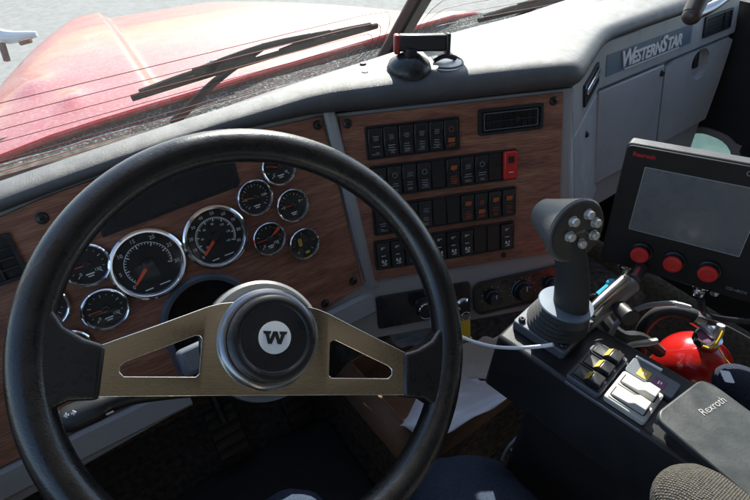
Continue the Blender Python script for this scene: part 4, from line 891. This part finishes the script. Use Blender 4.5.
# ------------------------------------------------------------------ cardboard box with papers
bx0 = Matrix.Translation((.385, .385, .338)) @ Matrix.Rotation(R(2), 4, 'Z')
cb = thing('cardboard_box', 'shallow open brown cardboard box on the engine cover beside the wheel', 'box', bx0)
Wd, Dp, Ht, z0 = .27, .26, .085, .0
for (c_, d_) in (((Wd/2, 0, Ht/2), (Wd, .005, Ht)), ((Wd/2, Dp, Ht/2), (Wd, .005, Ht)), ((0, Dp/2, Ht/2), (.005, Dp-.006, Ht)), ((Wd, Dp/2, Ht/2), (.005, Dp-.006, Ht))):
    MB().box(c_, d_).build('side_panel', 'cardboard', cb)
MB().box((Wd/2, Dp/2, .004), (Wd-.006, Dp-.006, .006)).build('bottom_panel', 'cardboard', cb)
fl = MB(); fl.add([(-.002, 0, Ht), (-.002, Dp, Ht), (-.045, Dp+.01, Ht-.045), (-.04, -.01, Ht-.05)], [(3, 2, 1, 0)]); fl.build('flap', 'cardboard', cb, solid=.004)
def crumple(name, label, corners, mt, amp, sd):
    rn = random.Random(sd); c = [Vector(p) for p in corners]; n = 18; rows = []
    ph = [(rn.uniform(-16, 16), rn.uniform(-16, 16), rn.uniform(0, 6)) for _ in range(8)]; o = c[0].copy()
    for i in range(n+1):
        row = []
        for j in range(n+1):
            s, t = i/n, j/n; p = (c[0]*(1-s)+c[1]*s)*(1-t) + (c[3]*(1-s)+c[2]*s)*t
            z = sum(sin(a*s+b*t+q) for a, b, q in ph)*amp/3 + amp*.3*rn.random()
            row.append(tuple(p - o + Vector((0, 0, z))))
        rows.append(row)
    ob = MB().grid(rows).build(name, mt, ang=60, solid=.001); ob.location = o; return tag(ob, label, 'paper')
crumple('paper_sheet', 'crumpled white paper filling the front of the cardboard box', [(0.3611, 0.4379, 0.45), (0.3911, 0.3742, 0.445), (0.6124, 0.3511, 0.455), (0.5109, 0.4909, 0.48)], 'paper', .013, 3)
crumple('paper_bag', 'beige paper bag standing behind the white paper in the box', [(0.4977, 0.4786, 0.455), (0.6065, 0.3749, 0.46), (0.5911, 0.4133, 0.5981), (0.5054, 0.4556, 0.5662)], 'bag', .012, 5)
crumple('paper_sheet', 'grey folded paper behind the wheel spoke under the dash', [(0.447, 0.5743, 0.5033), (0.512, 0.5023, 0.5076), (0.548, 0.5502, 0.5479), (0.4489, 0.6144, 0.5129)], 'grey_hose', .006, 9)

# ------------------------------------------------------------------ navy cloth at the right edge, driver's legs
nv = Vector((0.6826, 0.0611, 0.7495))
m = MB(); m.sphere((0, 0, 0), .036, 24, 14, sc_=(1, 1.3, .8))
rn = random.Random(4); m.v = [(x*(1+.06*sin(40*y+30*z)), y*(1+.05*sin(50*x)), z*(1+.05*sin(45*y))) for x, y, z in m.v]
cl = m.build('navy_jacket', 'navy_cloth', sub=1, ang=180); cl.location = nv; tag(cl, 'bundled navy blue cloth at the right edge beside the wrist rest', 'cloth')
cd = MB().prism(rrect(0, 0, .018, .014, .002), 0, .001).build('white_card', 'white_cord'); cd.location = (0.632, 0.083, 0.7991); cd.rotation_euler = (.15, -.1, .9); tag(cd, 'small white card tucked under the navy cloth', 'card')

pe = thing('person', 'driver in blue jeans, only both knees showing below the wheel', 'person', Matrix.Translation((.12, -.3, .0)))
def person():
    V = [(.10, -.42, .56), (.02, -.38, .55), (.19, -.36, .56), (.04, -.05, .65), (.050, .17, .662), (.060, .290, .657), (.085, .345, .53), (.10, .36, .12), (.10, .46, .05),
         (.23, -.05, .57), (.290, .12, .560), (.325, .215, .548), (.36, .27, .42), (.36, .33, .12), (.36, .43, .05)]
    E_ = [(0, 1), (0, 2), (1, 3), (3, 4), (4, 5), (5, 6), (6, 7), (7, 8), (2, 9), (9, 10), (10, 11), (11, 12), (12, 13), (13, 14)]
    rad = [.15, .12, .12, .09, .080, .072, .066, .045, .045, .112, .112, .110, .085, .048, .045]
    me = bpy.data.meshes.new('legs'); me.from_pydata([(x-.12, y+.3, z) for x, y, z in V], E_, []); o = bpy.data.objects.new('legs', me); COL.objects.link(o); o.parent = pe
    sk = o.modifiers.new('skin', 'SKIN'); sk.use_smooth_shade = True
    for i, r_ in enumerate(rad): me.skin_vertices[0].data[i].radius = (r_, r_)
    me.skin_vertices[0].data[0].use_root = True
    q = o.modifiers.new('sub', 'SUBSURF'); q.levels = 3; q.render_levels = 3
    tx = bpy.data.textures.new('folds', 'CLOUDS'); tx.noise_scale = .055; tx.noise_depth = 3
    dm = o.modifiers.new('folds', 'DISPLACE'); dm.texture = tx; dm.strength = .020; dm.mid_level = .5; dm.texture_coords = 'LOCAL'
    me.materials.append(M['denim']); return o
person()
